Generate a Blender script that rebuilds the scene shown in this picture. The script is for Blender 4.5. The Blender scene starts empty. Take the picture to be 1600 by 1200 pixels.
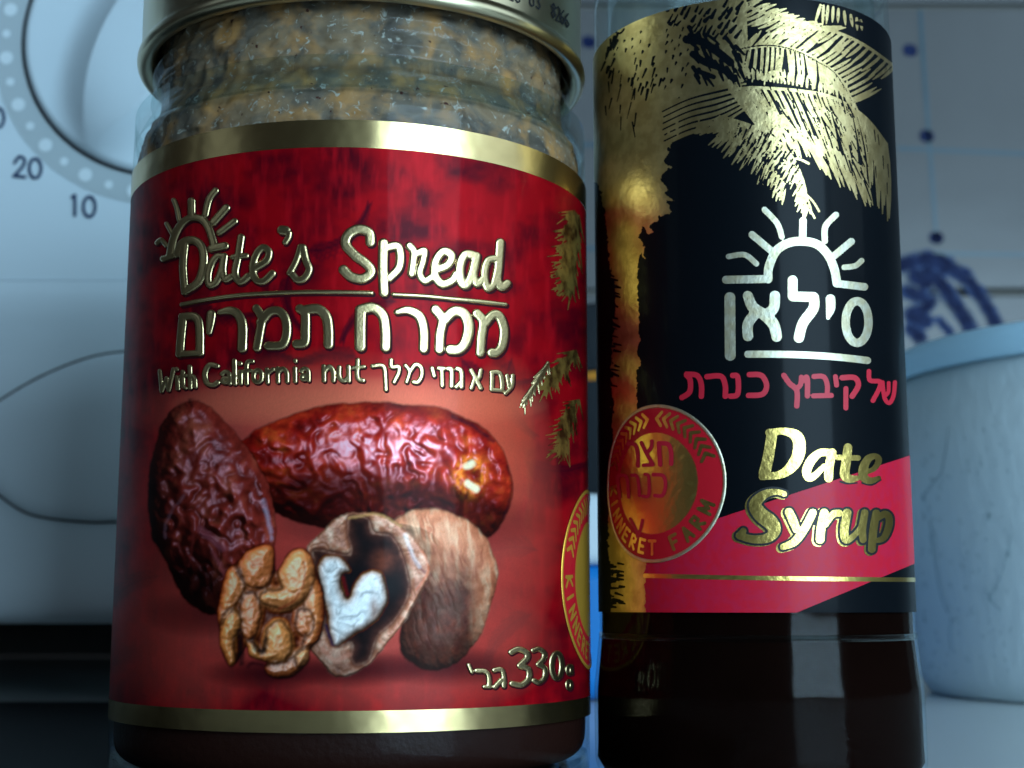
import bpy, bmesh, math, random
import numpy as np
from mathutils import Vector

# ------------------------------------------------------------------ camera, light, exposure
SC = bpy.context.scene
COL = SC.collection
FPX, PITCH, CZ = 2191.0, 0.1563, 0.025          # focal length in photo pixels, upward pitch, height above worktop
cam_d = bpy.data.cameras.new("camera")
cam = bpy.data.objects.new("camera", cam_d); COL.objects.link(cam)
cam.location = (0, 0, CZ); cam.rotation_euler = (math.pi/2 + PITCH, 0, 0)
cam_d.sensor_width = 36.0; cam_d.lens = 36.0*FPX/1600.0
cam_d.clip_start = 0.01; cam_d.clip_end = 50
cam_d.dof.use_dof = True; cam_d.dof.focus_distance = 0.185; cam_d.dof.aperture_fstop = 34
SC.camera = cam

world = bpy.data.worlds.new("World"); SC.world = world; world.use_nodes = True
bg = world.node_tree.nodes["Background"]
bg.inputs[0].default_value = (0.80, 0.88, 1.0, 1); bg.inputs[1].default_value = 0.020

def area(name, loc, target, sx, sy, power, col):
    d = bpy.data.lights.new(name, 'AREA'); d.shape = 'RECTANGLE'; d.size = sx; d.size_y = sy
    d.energy = power; d.color = col
    o = bpy.data.objects.new(name, d); COL.objects.link(o); o.location = loc
    o.rotation_euler = (Vector(target) - Vector(loc)).to_track_quat('-Z', 'Y').to_euler()
    return o
area("window_light", (0.54, -0.58, 0.26), (0, 0.25, 0.08), 0.60, 0.46, 11.4, (0.52, 0.79, 1.0))
area("far_window_light", (0.78, -0.05, 0.50), (0, 0.22, 0.06), 0.45, 0.50, 1.3, (0.60, 0.83, 1.0))
area("side_fill_light", (-1.05, -0.25, 0.60), (-0.05, 0.25, 0.06), 0.35, 0.6, 0.25, (0.62, 0.84, 1.0))  # added lamp, gives the gold foil its bright left-hand reflections

SC.view_settings.view_transform = 'Standard'; SC.view_settings.look = 'None'
SC.view_settings.exposure = 0.0; SC.view_settings.gamma = 1.0
SC.view_settings.use_curve_mapping = False
SC.render.engine = 'CYCLES'
cy = SC.cycles
cy.use_denoising = True; cy.max_bounces = 14; cy.transmission_bounces = 12; cy.transparent_max_bounces = 12
cy.glossy_bounces = 6; cy.caustics_reflective = False; cy.caustics_refractive = False
cy.sample_clamp_indirect = 4.0

rng = np.random.default_rng(7)
random.seed(7)

# ------------------------------------------------------------------ pixel <-> world
CP, SP = math.cos(PITCH), math.sin(PITCH)
def proj(P):
    x, y, z = P[..., 0], P[..., 1], P[..., 2] - CZ
    d = y*CP + z*SP; v = z*CP - y*SP
    return 800 + FPX*x/d, 600 - FPX*v/d
def ray(px, py):
    u, w = (px-800)/FPX, (600-py)/FPX
    return np.array([u, CP - w*SP, SP + w*CP])

class Cyl:                                       # upright cylinder; s = arc length from the side facing -Y
    def __init__(self, X, Y, R): self.X, self.Y, self.R = X, Y, R
    def pt(self, s, z, h=0.0):
        a = s/self.R
        return np.stack([self.X+(self.R+h)*np.sin(a), self.Y-(self.R+h)*np.cos(a), z+0*s], -1)
    def un(self, px, py):
        d = ray(px, py); A = d[0]**2+d[1]**2; B = -(d[0]*self.X+d[1]*self.Y)
        Cc = self.X**2+self.Y**2-self.R**2
        disc = max(B*B-A*Cc, 0.0); t = (-B-math.sqrt(disc))/A
        p = d*t
        return self.R*math.atan2(p[0]-self.X, self.Y-p[1]), p[2]+CZ
class Plane:                                     # upright plane facing -Y; s = x
    def __init__(self, Y): self.Y = Y
    def pt(self, s, z, h=0.0): return np.stack([s, self.Y-h+0*s, z+0*s], -1)
    def un(self, px, py):
        d = ray(px, py); t = self.Y/d[1]
        return d[0]*t, d[2]*t+CZ

# ------------------------------------------------------------------ object helpers
def link(name, mesh, mat=None, parent=None):
    o = bpy.data.objects.new(name, mesh); COL.objects.link(o)
    if mat is not None: mesh.materials.append(mat)
    if parent is not None: o.parent = parent
    return o
def tag(o, label, cat, group=None):
    o['label'] = label; o['category'] = cat
    if group: o['group'] = group
    return o
def struct(o): o['kind'] = 'structure'; return o
OFF = {}
def thing(name, loc, label, cat):
    o = bpy.data.objects.new(name, None); COL.objects.link(o); o.location = loc; o.empty_display_size = 0.02
    OFF[o.name] = np.array(loc, float)
    return tag(o, label, cat)
def off_of(parent):
    v = np.zeros(3)
    while parent is not None:
        v = v + OFF.get(parent.name, 0.0); parent = parent.parent
    return v
def mesh_obj(name, V, F, mat, parent=None, smooth=True, cols=None):
    V = np.asarray(V, float) - off_of(parent)
    me = bpy.data.meshes.new(name)
    if isinstance(F, np.ndarray):
        n, k = F.shape
        me.vertices.add(len(V)); me.vertices.foreach_set('co', V.astype(np.float32).ravel())
        me.loops.add(n*k); me.loops.foreach_set('vertex_index', F.astype(np.int32).ravel())
        me.polygons.add(n)
        me.polygons.foreach_set('loop_start', np.arange(0, n*k, k, dtype=np.int32))
        me.polygons.foreach_set('loop_total', np.full(n, k, np.int32))
        me.update(calc_edges=True)
    else:
        me.from_pydata([tuple(v) for v in V], [], F); me.update()
    if smooth: me.polygons.foreach_set('use_smooth', np.ones(len(me.polygons), bool))
    if cols is not None:
        a = me.color_attributes.new('print', 'FLOAT_COLOR', 'POINT')
        a.data.foreach_set('color', np.concatenate([cols, np.ones((len(cols), 1))], 1).astype(np.float32).ravel())
    me.validate()
    return link(name, me, mat, parent)

def lathe(name, prof, X, Y, mat, parent=None, n=128, closed=False, bumpf=None):
    prof = np.array(prof, float); m = len(prof)
    a = np.arange(n)*2*math.pi/n
    r = prof[:, 0][:, None]; z = prof[:, 1][:, None]
    if bumpf is not None: r = r + bumpf(a[None, :], z)*(r > 1e-4)
    V = np.stack([X+r*np.sin(a), Y-r*np.cos(a), z+0*a+CZ], -1).reshape(-1, 3)
    k = m if closed else m-1
    i = np.arange(k)[:, None]; j = np.arange(n)[None, :]
    i2 = (i+1) % m; j2 = (j+1) % n
    F = np.stack([i*n+j, i*n+j2, i2*n+j2, i2*n+j], -1).reshape(-1, 4)
    return mesh_obj(name, V, F, mat, parent)

def rbox(name, x0, x1, y0, y1, z0, z1, mat, parent=None, bev=0.002, seg=3):
    bm = bmesh.new(); bmesh.ops.create_cube(bm, size=1)
    for v in bm.verts:
        v.co = ((x0+x1)/2+v.co.x*(x1-x0), (y0+y1)/2+v.co.y*(y1-y0), (z0+z1)/2+v.co.z*(z1-z0))
    if bev: bmesh.ops.bevel(bm, geom=list(bm.edges), offset=bev, segments=seg, affect='EDGES', profile=0.5)
    o = off_of(parent)
    for v in bm.verts: v.co -= Vector(o)
    me = bpy.data.meshes.new(name); bm.to_mesh(me); bm.free()
    me.polygons.foreach_set('use_smooth', np.ones(len(me.polygons), bool))
    ob = link(name, me, mat, parent)
    md = ob.modifiers.new('wn', 'WEIGHTED_NORMAL'); md.keep_sharp = True
    return ob

# ------------------------------------------------------------------ strokes and their distance fields
def spline(pts, sub=6):
    p = [tuple(q) for q in pts]
    if len(p) < 3: return p
    P = np.array([p[0]]+p+[p[-1]], float); out = []
    for i in range(1, len(P)-2):
        p0, p1, p2, p3 = P[i-1], P[i], P[i+1], P[i+2]
        for k in range(sub):
            t = k/sub
            out.append(0.5*((2*p1)+(-p0+p2)*t+(2*p0-5*p1+4*p2-p3)*t*t+(-p0+3*p1-3*p2+p3)*t**3))
    out.append(P[-2]); return out
def zs(ox, oy, sc, items, r=10, sub=6, fat=1.0):
    """strokes noted in an enlarged view (origin, scale) -> segments in photo pixels"""
    segs = []
    for it in items:
        rr = r
        if isinstance(it, tuple) and isinstance(it[0], (int, float)): rr, it = it
        q = [(p[0], p[1], (p[2] if len(p) > 2 else rr)) for p in it]
        q = spline(q, sub)
        q = [(ox+a/sc, oy+b/sc, c/sc*fat) for a, b, c in q]
        for u, v in zip(q[:-1], q[1:]): segs.append((*u, *v))
        if len(q) == 1: segs.append((*q[0], *q[0]))
    return segs
def ell(cx, cy, rx, ry, r, n=24, a0=0, a1=360):
    return (r, [(cx+rx*math.cos(math.radians(a)), cy+ry*math.sin(math.radians(a))) for a in np.linspace(a0, a1, n)])
def seg_field(segs):
    S = np.array(segs, float)
    def f(x, y, s=None, z=None):
        out = np.full(x.shape, 1e3)
        for ax, ay, ar, bx, by, br in S:
            m = max(ar, br)+6
            w = (x > min(ax, bx)-m) & (x < max(ax, bx)+m) & (y > min(ay, by)-m) & (y < max(ay, by)+m)
            if not w.any(): continue
            X, Y = x[w], y[w]
            dx, dy = bx-ax, by-ay; L = dx*dx+dy*dy+1e-12
            t = np.clip(((X-ax)*dx+(Y-ay)*dy)/L, 0, 1)
            d = np.hypot(X-ax-t*dx, Y-ay-t*dy)-(ar+t*(br-ar))
            out[w] = np.minimum(out[w], d)
        return np.minimum(out, 8.0)
    f.box = (S[:, [0, 3]].min()-10, S[:, [1, 4]].min()-10, S[:, [0, 3]].max()+10, S[:, [1, 4]].max()+10)
    return f
def poly_sdf(P, x, y):
    P = np.array(P, float); d = np.full(x.shape, 1e9); ins = np.zeros(x.shape, bool)
    for (ax, ay), (bx, by) in zip(P, np.roll(P, -1, 0)):
        dx, dy = bx-ax, by-ay; L = dx*dx+dy*dy+1e-12
        t = np.clip(((x-ax)*dx+(y-ay)*dy)/L, 0, 1)
        d = np.minimum(d, np.hypot(x-ax-t*dx, y-ay-t*dy))
        if ay != by: ins ^= ((ay > y) != (by > y)) & (x < dx*(y-ay)/dy+ax)
    return np.where(ins, -d, d)

def stamp(surf, name, F, box, mat, parent, h0=5e-5, H=0.0, bev=3.0, cell=1.0e-4, sbox=None, flat=False):
    """a printed or embossed piece: the region F<0 laid on the surface, domed by H"""
    if sbox is None:
        c = []
        for t in np.linspace(0, 1, 9):
            for q in ((box[0]+t*(box[2]-box[0]), box[1]), (box[0]+t*(box[2]-box[0]), box[3]),
                      (box[0], box[1]+t*(box[3]-box[1])), (box[2], box[1]+t*(box[3]-box[1]))): c.append(surf.un(*q))
        c = np.array(c); s0, z0 = c.min(0)-3*cell; s1, z1 = c.max(0)+3*cell
    else: s0, z0, s1, z1 = sbox
    ns, nz = int((s1-s0)/cell)+2, int((z1-z0)/cell)+2
    s, z = np.meshgrid(s0+np.arange(ns)*cell, z0+np.arange(nz)*cell, indexing='ij')
    px, py = proj(surf.pt(s, z, h0))
    f = F(px, py, s, z)
    ins = f < 0
    cells = ins[:-1, :-1] | ins[1:, :-1] | ins[:-1, 1:] | ins[1:, 1:]
    if not cells.any(): return None
    gs, gz = np.gradient(f, cell)
    g2 = gs*gs+gz*gz+1e-9
    outm = ~ins
    ds = np.where(outm, -f*gs/g2, 0); dz = np.where(outm, -f*gz/g2, 0)
    L = np.hypot(ds, dz); k = np.minimum(1, 0.95*cell/np.maximum(L, 1e-12))
    s2, z2 = s+ds*k, z+dz*k
    d = np.clip(-f, 0, bev)/bev
    h = h0+H*np.sqrt(np.clip(1-(1-d)**2, 0, 1))
    V = surf.pt(s2, z2, h).reshape(-1, 3)
    idx = np.arange(ns*nz).reshape(ns, nz)
    Q = np.stack([idx[:-1, :-1], idx[1:, :-1], idx[1:, 1:], idx[:-1, 1:]], -1)[cells]
    used = np.unique(Q); mp = np.zeros(ns*nz, np.int64); mp[used] = np.arange(len(used))
    return mesh_obj(name, V[used], mp[Q], mat, parent)
def stroke_stamp(surf, name, segs, mat, parent, grow=0.0, dx=0, dy=0, **k):
    f = seg_field(segs); b = f.box
    return stamp(surf, name, lambda x, y, s, z: f(x-dx, y-dy)-grow, (b[0]-grow+dx, b[1]-grow+dy, b[2]+grow+dx, b[3]+grow+dy), mat, parent, **k)

# ------------------------------------------------------------------ noise
def vnoise(x, y, seed=0):
    xi, yi = np.floor(x).astype(np.int64), np.floor(y).astype(np.int64); fx, fy = x-xi, y-yi
    fx = fx*fx*(3-2*fx); fy = fy*fy*(3-2*fy)
    def hsh(a, b):
        v = np.sin(a*127.1+b*311.7+seed*74.7)*43758.5453
        return v-np.floor(v)
    return (hsh(xi, yi)*(1-fx)+hsh(xi+1, yi)*fx)*(1-fy)+(hsh(xi, yi+1)*(1-fx)+hsh(xi+1, yi+1)*fx)*fy
def fbm(x, y, o=4, seed=0):
    v, a, t = 0, 1.0, 0
    for i in range(o): v = v+a*vnoise(x*2**i, y*2**i, seed+i*3); t += a; a *= .55
    return v/t
def lin(c):
    c = np.asarray(c, float)/255.0
    return np.where(c <= .04045, c/12.92, ((c+.055)/1.055)**2.4)

# ------------------------------------------------------------------ materials
def mat(name, col=(.5, .5, .5), rough=.5, metal=0.0, coat=0.0, coat_rough=.05, spec=.5, noise=None, bump=None, trans=0.0, ior=1.45):
    m = bpy.data.materials.new(name); m.use_nodes = True; nt = m.node_tree
    b = nt.nodes['Principled BSDF']
    b.inputs['Base Color'].default_value = (*col, 1); b.inputs['Roughness'].default_value = rough
    b.inputs['Metallic'].default_value = metal; b.inputs['Coat Weight'].default_value = coat
    b.inputs['Coat Roughness'].default_value = coat_rough; b.inputs['Specular IOR Level'].default_value = spec
    b.inputs['Transmission Weight'].default_value = trans; b.inputs['IOR'].default_value = ior
    tc = nt.nodes.new('ShaderNodeTexCoord')
    if noise:                                     # (scale, colour2, low, high)
        n = nt.nodes.new('ShaderNodeTexNoise'); n.inputs['Scale'].default_value = noise[0]; n.inputs['Detail'].default_value = 5
        nt.links.new(tc.outputs['Object'], n.inputs['Vector'])
        r = nt.nodes.new('ShaderNodeValToRGB'); r.color_ramp.elements[0].position = noise[2]; r.color_ramp.elements[1].position = noise[3]
        r.color_ramp.elements[0].color = (*col, 1); r.color_ramp.elements[1].color = (*noise[1], 1)
        nt.links.new(n.outputs['Fac'], r.inputs['Fac']); nt.links.new(r.outputs['Color'], b.inputs['Base Color'])
    if bump:                                      # (scale, strength, distance)
        n = nt.nodes.new('ShaderNodeTexNoise'); n.inputs['Scale'].default_value = bump[0]; n.inputs['Detail'].default_value = 3
        nt.links.new(tc.outputs['Object'], n.inputs['Vector'])
        bp = nt.nodes.new('ShaderNodeBump'); bp.inputs['Strength'].default_value = bump[1]; bp.inputs['Distance'].default_value = bump[2]
        nt.links.new(n.outputs['Fac'], bp.inputs['Height']); nt.links.new(bp.outputs['Normal'], b.inputs['Normal'])
        if coat: nt.links.new(bp.outputs['Normal'], b.inputs['Coat Normal'])
    return m
M = {}
M['enamel'] = mat('white_enamel', (.72, .82, .88), .35, coat=.3, coat_rough=.2, bump=(900, .03, .0003))
M['dial_grey'] = mat('grey_dial_print', (.50, .57, .60), .45)
M['dial_dot'] = mat('white_dial_dot', (.78, .86, .90), .45)
M['ink'] = mat('navy_ink', (.035, .06, .13), .5)
M['gap'] = mat('dark_seam', (.01, .01, .014), .7)
M['rubber'] = mat('black_rubber', (.012, .012, .014), .8)
M['worktop'] = mat('pale_worktop', (.74, .77, .76), .25, coat=.3, noise=(6, (.80, .82, .80), .35, .7))
M['tray'] = mat('black_tray', (.003, .0035, .0045), .6, spec=.08, bump=(500, .05, .0003))
M['tile'] = mat('glazed_tile', (.155, .150, .150), .25, spec=.3, noise=(9, (.19, .185, .185), .3, .75), bump=(14, .12, .004))
M['grout'] = mat('grout', (.19, .18, .16), .9, bump=(600, .4, .001))
M['tileblue'] = mat('cobalt_glaze', (.006, .012, .055), .5, spec=.1, noise=(160, (.02, .035, .11), .4, .65))
M['tilepale'] = mat('pale_blue_glaze', (.06, .12, .16), .3, noise=(60, (.10, .15, .18), .3, .8))
M['foil'] = mat('champagne_foil', (.60, .44, .20), .27, metal=1, bump=(70, .14, .004))
M['oldgold'] = mat('worn_gold_print', (.50, .33, .08), .42, metal=.9, noise=(420, (.10, .04, .012), .42, .62))
M['emboss'] = mat('embossed_gold', (.66, .50, .25), .30, metal=1, bump=(2500, .12, .0002))
M['gold'] = mat('gold_foil', (.70, .50, .14), .30, metal=1, bump=(900, .22, .0004))
M['goldpale'] = mat('pale_gold_foil', (.60, .46, .22), .40, metal=1, bump=(1100, .25, .0003), noise=(500, (.46, .34, .15), .4, .6))
M['silver'] = mat('pale_gold_lettering', (.60, .52, .34), .5, metal=1, bump=(1800, .2, .0003), noise=(700, (.66, .62, .48), .4, .6))
M['labelred'] = mat('label_red', (.56, .008, .02), .45, coat=.15, coat_rough=.12, spec=.25)
M['labelpink'] = mat('label_crimson', (.60, .007, .030), .5, coat=.06, coat_rough=.15, spec=.25, noise=(900, (.56, .01, .045), .4, .6))
M['labelblack'] = mat('label_black', (.0025, .004, .006), .45, coat=.06, coat_rough=.10, spec=.06)
M['inkblack'] = mat('black_print', (.004, .004, .005), .5)
M['inkred'] = mat('red_print', (.60, .012, .035), .5)
M['lid'] = mat('champagne_lid', (.58, .50, .32), .28, metal=1, bump=(300, .05, .0004))
def glass_mat():
    m = bpy.data.materials.new('clear_glass'); m.use_nodes = True; nt = m.node_tree; nt.nodes.remove(nt.nodes['Principled BSDF'])
    out = nt.nodes['Material Output']
    t = nt.nodes.new('ShaderNodeBsdfTransparent'); t.inputs['Color'].default_value = (.90, .95, .95, 1)
    g = nt.nodes.new('ShaderNodeBsdfGlossy'); g.inputs['Roughness'].default_value = .09
    lw = nt.nodes.new('ShaderNodeLayerWeight'); pw = nt.nodes.new('ShaderNodeMath'); pw.operation = 'POWER'; pw.inputs[1].default_value = 4.0
    f = nt.nodes.new('ShaderNodeMath'); f.operation = 'MULTIPLY_ADD'; f.inputs[1].default_value = .38; f.inputs[2].default_value = .008
    nt.links.new(lw.outputs['Facing'], pw.inputs[0]); nt.links.new(pw.outputs[0], f.inputs[0])
    tc = nt.nodes.new('ShaderNodeTexCoord'); n = nt.nodes.new('ShaderNodeTexNoise'); n.inputs['Scale'].default_value = 90
    bp = nt.nodes.new('ShaderNodeBump'); bp.inputs['Strength'].default_value = .08; bp.inputs['Distance'].default_value = .002
    nt.links.new(tc.outputs['Object'], n.inputs['Vector']); nt.links.new(n.outputs['Fac'], bp.inputs['Height'])
    nt.links.new(bp.outputs['Normal'], g.inputs['Normal'])
    mx = nt.nodes.new('ShaderNodeMixShader')
    nt.links.new(f.outputs[0], mx.inputs[0]); nt.links.new(t.outputs[0], mx.inputs[1]); nt.links.new(g.outputs[0], mx.inputs[2]); nt.links.new(mx.outputs[0], out.inputs['Surface'])
    return m
M['glass'] = glass_mat()
M['syrup'] = mat('date_syrup', (.0045, .0015, .001), .5, spec=.0, noise=(40, (.008, .0028, .002), .35, .7))
M['capred'] = mat('dark_cap', (.02, .015, .012), .4)
M['bluelid'] = mat('light_blue_plastic', (.52, .80, .96), .45, bump=(200, .05, .0004))
M['bluebody'] = mat('bright_blue_plastic', (.01, .22, .62), .35)
M['whitelid'] = mat('white_plastic', (.70, .78, .82), .4)
M['blackpl'] = mat('black_plastic', (.01, .012, .016), .3)
M['orange'] = mat('orange_print', (.75, .28, .02), .5, noise=(160, (.55, .04, .03), .45, .55))

def print_mat(name, rough, coat, coat_rough):
    m = bpy.data.materials.new(name); m.use_nodes = True; nt = m.node_tree; b = nt.nodes['Principled BSDF']
    a = nt.nodes.new('ShaderNodeVertexColor'); a.layer_name = 'print'
    nt.links.new(a.outputs['Color'], b.inputs['Base Color'])
    b.inputs['Roughness'].default_value = rough; b.inputs['Coat Weight'].default_value = coat; b.inputs['Coat Roughness'].default_value = coat_rough; b.inputs['Specular IOR Level'].default_value = .08; b.inputs['Metallic'].default_value = .35
    tc = nt.nodes.new('ShaderNodeTexCoord'); n = nt.nodes.new('ShaderNodeTexNoise'); n.inputs['Scale'].default_value = 60
    nt.links.new(tc.outputs['Object'], n.inputs['Vector'])
    bp = nt.nodes.new('ShaderNodeBump'); bp.inputs['Strength'].default_value = .10; bp.inputs['Distance'].default_value = .002
    nt.links.new(n.outputs['Fac'], bp.inputs['Height']); nt.links.new(bp.outputs['Normal'], b.inputs['Coat Normal'])
    return m
M['print'] = print_mat('label_print', .5, .035, .08)

def plastic_translucent():
    m = bpy.data.materials.new('frosted_plastic'); m.use_nodes = True; nt = m.node_tree
    b = nt.nodes['Principled BSDF']; out = nt.nodes['Material Output']
    b.inputs['Base Color'].default_value = (.80, .92, .96, 1); b.inputs['Roughness'].default_value = .38
    t = nt.nodes.new('ShaderNodeBsdfTranslucent'); t.inputs['Color'].default_value = (.85, .88, .86, 1)
    mx = nt.nodes.new('ShaderNodeMixShader'); mx.inputs[0].default_value = .18
    tc = nt.nodes.new('ShaderNodeTexCoord')
    mp = nt.nodes.new('ShaderNodeMapping'); mp.inputs['Scale'].default_value = (1, 1, .55)
    v = nt.nodes.new('ShaderNodeTexNoise'); v.inputs['Scale'].default_value = 330; v.inputs['Detail'].default_value = 2
    bp = nt.nodes.new('ShaderNodeBump'); bp.inputs['Strength'].default_value = .25; bp.inputs['Distance'].default_value = .0012
    nt.links.new(tc.outputs['Object'], mp.inputs['Vector']); nt.links.new(mp.outputs['Vector'], v.inputs['Vector'])
    nt.links.new(v.outputs['Fac'], bp.inputs['Height']); nt.links.new(bp.outputs['Normal'], b.inputs['Normal'])
    nt.links.new(b.outputs[0], mx.inputs[1]); nt.links.new(t.outputs[0], mx.inputs[2]); nt.links.new(mx.outputs[0], out.inputs['Surface'])
    return m
M['frosted'] = plastic_translucent()
M['scratch'] = mat('scratch_dirt', (.30, .42, .45), .6)

def spread_mat():
    m = mat('date_spread', (.30, .2, .1), .5, coat=0, spec=.12, bump=(900, .18, .0006)); nt = m.node_tree; b = nt.nodes['Principled BSDF']
    tc = nt.nodes.new('ShaderNodeTexCoord')
    def nz(scale, det, dist):
        n = nt.nodes.new('ShaderNodeTexNoise'); n.inputs['Scale'].default_value = scale; n.inputs['Detail'].default_value = det; n.inputs['Distortion'].default_value = dist
        nt.links.new(tc.outputs['Object'], n.inputs['Vector']); return n
    def rp(n, stops):
        r = nt.nodes.new('ShaderNodeValToRGB'); e = r.color_ramp.elements
        e[0].position, e[0].color = stops[0][0], (*stops[0][1], 1); e[1].position, e[1].color = stops[-1][0], (*stops[-1][1], 1)
        for p, c in stops[1:-1]: q = e.new(p); q.color = (*c, 1)
        nt.links.new(n.outputs['Fac'], r.inputs['Fac']); return r
    def mixc(f, a, c):
        x = nt.nodes.new('ShaderNodeMix'); x.data_type = 'RGBA'
        nt.links.new(f.outputs[0], x.inputs[0]); nt.links.new(a, x.inputs[6])
        if hasattr(c, 'links'): nt.links.new(c, x.inputs[7])
        else: x.inputs[7].default_value = (*c, 1)
        return x.outputs[2]
    base = rp(nz(150, 5, .8), ((.28, (.05, .04, .035)), (.45, (.16, .12, .09)), (.58, (.27, .17, .10)), (.75, (.15, .08, .04))))
    tan = rp(nz(210, 5, .4), ((.47, (0, 0, 0)), (.72, (1, 1, 1))))
    c1 = mixc(tan, base.outputs['Color'], (.52, .24, .08))
    fine = rp(nz(900, 5, 1.0), ((.60, (0, 0, 0)), (.72, (1, 1, 1))))
    c2 = mixc(fine, c1, (.46, .42, .36))  # pale speckle: small glints put into the colour
    spk = rp(nz(700, 2, 0), ((.70, (0, 0, 0)), (.74, (1, 1, 1))))
    c3 = mixc(spk, c2, (.07, .02, .015))
    class r: outputs = {'Color': c3}
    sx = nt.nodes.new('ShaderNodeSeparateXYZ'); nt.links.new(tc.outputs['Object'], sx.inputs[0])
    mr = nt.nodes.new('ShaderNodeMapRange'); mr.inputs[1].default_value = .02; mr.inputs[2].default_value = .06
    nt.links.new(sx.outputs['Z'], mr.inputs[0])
    mc = nt.nodes.new('ShaderNodeMix'); mc.data_type = 'RGBA'; mc.inputs[6].default_value = (.022, .006, .004, 1)  # darker towards the base: dense paste, and shade put into the colour
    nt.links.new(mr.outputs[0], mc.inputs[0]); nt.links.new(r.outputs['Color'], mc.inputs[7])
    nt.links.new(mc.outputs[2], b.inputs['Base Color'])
    return m
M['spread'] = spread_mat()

# ------------------------------------------------------------------ setting: worktop and tiled wall
struct(rbox('worktop', -.9, .9, -.7, .70, -.03, 0.0, M['worktop'], bev=.003))
WY = .68
wall = struct(rbox('wall', -.9, .9, WY+.004, WY+.05, 0.001, 1.0, M['grout'], bev=0))
TP = .15; gz = Plane(WY).un(1500, 9)[1]                     # a joint of the tiling runs behind the bottle's shoulder
gx = Plane(WY).un(1175, 300)[0]
tile_me = None
for i in range(-3, 4):
    for j in range(-3, 3):
        z0 = gz+j*TP
        if z0 < -.02 and z0+TP < .03: continue
        if tile_me is None:
            t = rbox('tile', -TP/2+.0015, TP/2-.0015, 0, .008, .0015, TP-.0015, M['tile'], wall, bev=.0012, seg=2); tile_me = t.data
        else:
            t = bpy.data.objects.new('tile', tile_me); COL.objects.link(t); t.parent = wall
            md = t.modifiers.new('wn', 'WEIGHTED_NORMAL')
        t.location = (gx+(i+.5)*TP, WY, z0)
wp = Plane(WY)
def wall_strokes(name, items, r, m):
    return stroke_stamp(wp, name, zs(0, 0, 1, items, r), m, wall, h0=.0003, cell=5e-4)
wall_strokes('painted_line', [[(1438, 18), (1446, 140), (1458, 300), (1463, 372)], [(1405, 232), (1600, 240), (1700, 243)], [(1462, 396), (1600, 398), (1700, 398)], [(912, 226), (938, 226)], [(912, 388), (938, 388)]], 3.2, M['tilepale'])
for c in ((1422, 78), (1448, 212), (1463, 371), (920, 65)):
    wall_strokes('painted_dot', [[(c[0]-2, c[1]), (c[0]+2, c[1]+1)]], 9.5, M['tileblue'])
fl = [(22, [(1470, 405), (1505, 432), (1530, 460), (1548, 490), (1560, 515)]),
      (7, [(1492, 425), (1510, 428)]),
      (9, [(1449, 426), (1470, 444), (1491, 474), (1506, 495), (1520, 522)]),
      (10, [(1410, 414), (1430, 408), (1455, 405), (1475, 418)]), (12, [(1432, 432), (1448, 440)]), (9, [(1420, 455), (1440, 462)]),
      (10, [(1425, 492), (1445, 502)]), (7, [(1455, 470), (1445, 482), (1425, 488)]), (3, [(1468, 500), (1485, 520)]), (8, [(1425, 515), (1438, 528)])]
fl[0] = (8, fl[0][1])
ff = seg_field(zs(0, 0, 1, fl))
M['tilewash'] = mat('blue_wash_glaze', (.05, .085, .20), .5, spec=.1, noise=(120, (.13, .15, .19), .45, .62))
stamp(wp, 'painted_flower', lambda x, y, s, z: ff(x, y)-5+10*np.clip(fbm(x/8, y/8, 3, 9)-.5, 0, 1), (ff.box[0]-6, ff.box[1]-6, ff.box[2]+6, ff.box[3]+6), M['tilewash'], wall, h0=.00015, cell=5e-4)
stamp(wp, 'painted_flower', lambda x, y, s, z: ff(x, y)-.5+14*np.clip(fbm(x/6, y/6, 3, 5)-.5, 0, 1), ff.box, M['tileblue'], wall, h0=.0003, cell=5e-4)

# ------------------------------------------------------------------ microwave
MY = .345
X1 = -.020; X0 = -.47
mz0 = Plane(MY).un(100, 976)[1]
mw = thing('microwave_oven', ((X0+X1)/2, MY+.15, 0), 'white microwave oven with a round timer dial behind the red jar', 'microwave')
rbox('housing', X0, X1, MY+.014, MY+.30, mz0, .265, M['enamel'], mw, bev=.005)
for fx in (X0+.04, X1-.05):
    for fy in (MY+.03, MY+.27):
        rbox('foot', fx-.012, fx+.012, fy-.012, fy+.012, 0, mz0+.002, M['rubber'], mw, bev=.002)
# control panel: the upper part leans back a little, a soft ridge, then the lower part falls away
zr = Plane(MY).un(100, 462)[1]
prof = [(.006, .262), (.0005, .258), (0.0, .20), (0, zr+.010), (-.0006, zr+.004), (-.0012, zr), (-.0006, zr-.004), (.0012, zr-.010), (.0030, zr-.018), (.0060, zr-.04), (.0100, mz0+.02), (.0112, mz0+.004), (.0140, mz0+.0005)]
pp = np.array(spline([(a, b, 0) for a, b in prof], 5))[:, :2]
PX0 = -.225
V = []; Fq = []
for k, (x) in enumerate((PX0, X1-.003)):
    for d, z in pp: V.append((x, MY+d, z))
n = len(pp)
Fq = np.array([(i, n+i, n+i+1, i+1) for i in range(n-1)])[:, ::-1]
panel = mesh_obj('control_panel', V, Fq, M['enamel'], mw)
rbox('door', X0+.004, PX0-.002, MY-.004, MY+.010, mz0+.004, .258, M['enamel'], mw, bev=.004)
rbox('door_window', X0+.03, PX0-.03, MY-.0055, MY+.0, mz0+.04, .225, M['blackpl'], mw, bev=.001)
pl = Plane(MY)
kx, kz = pl.un(260, 60)
K = pl.un(260+220, 60)[0]-kx                               # knob radius
mm = K/220.0
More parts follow.
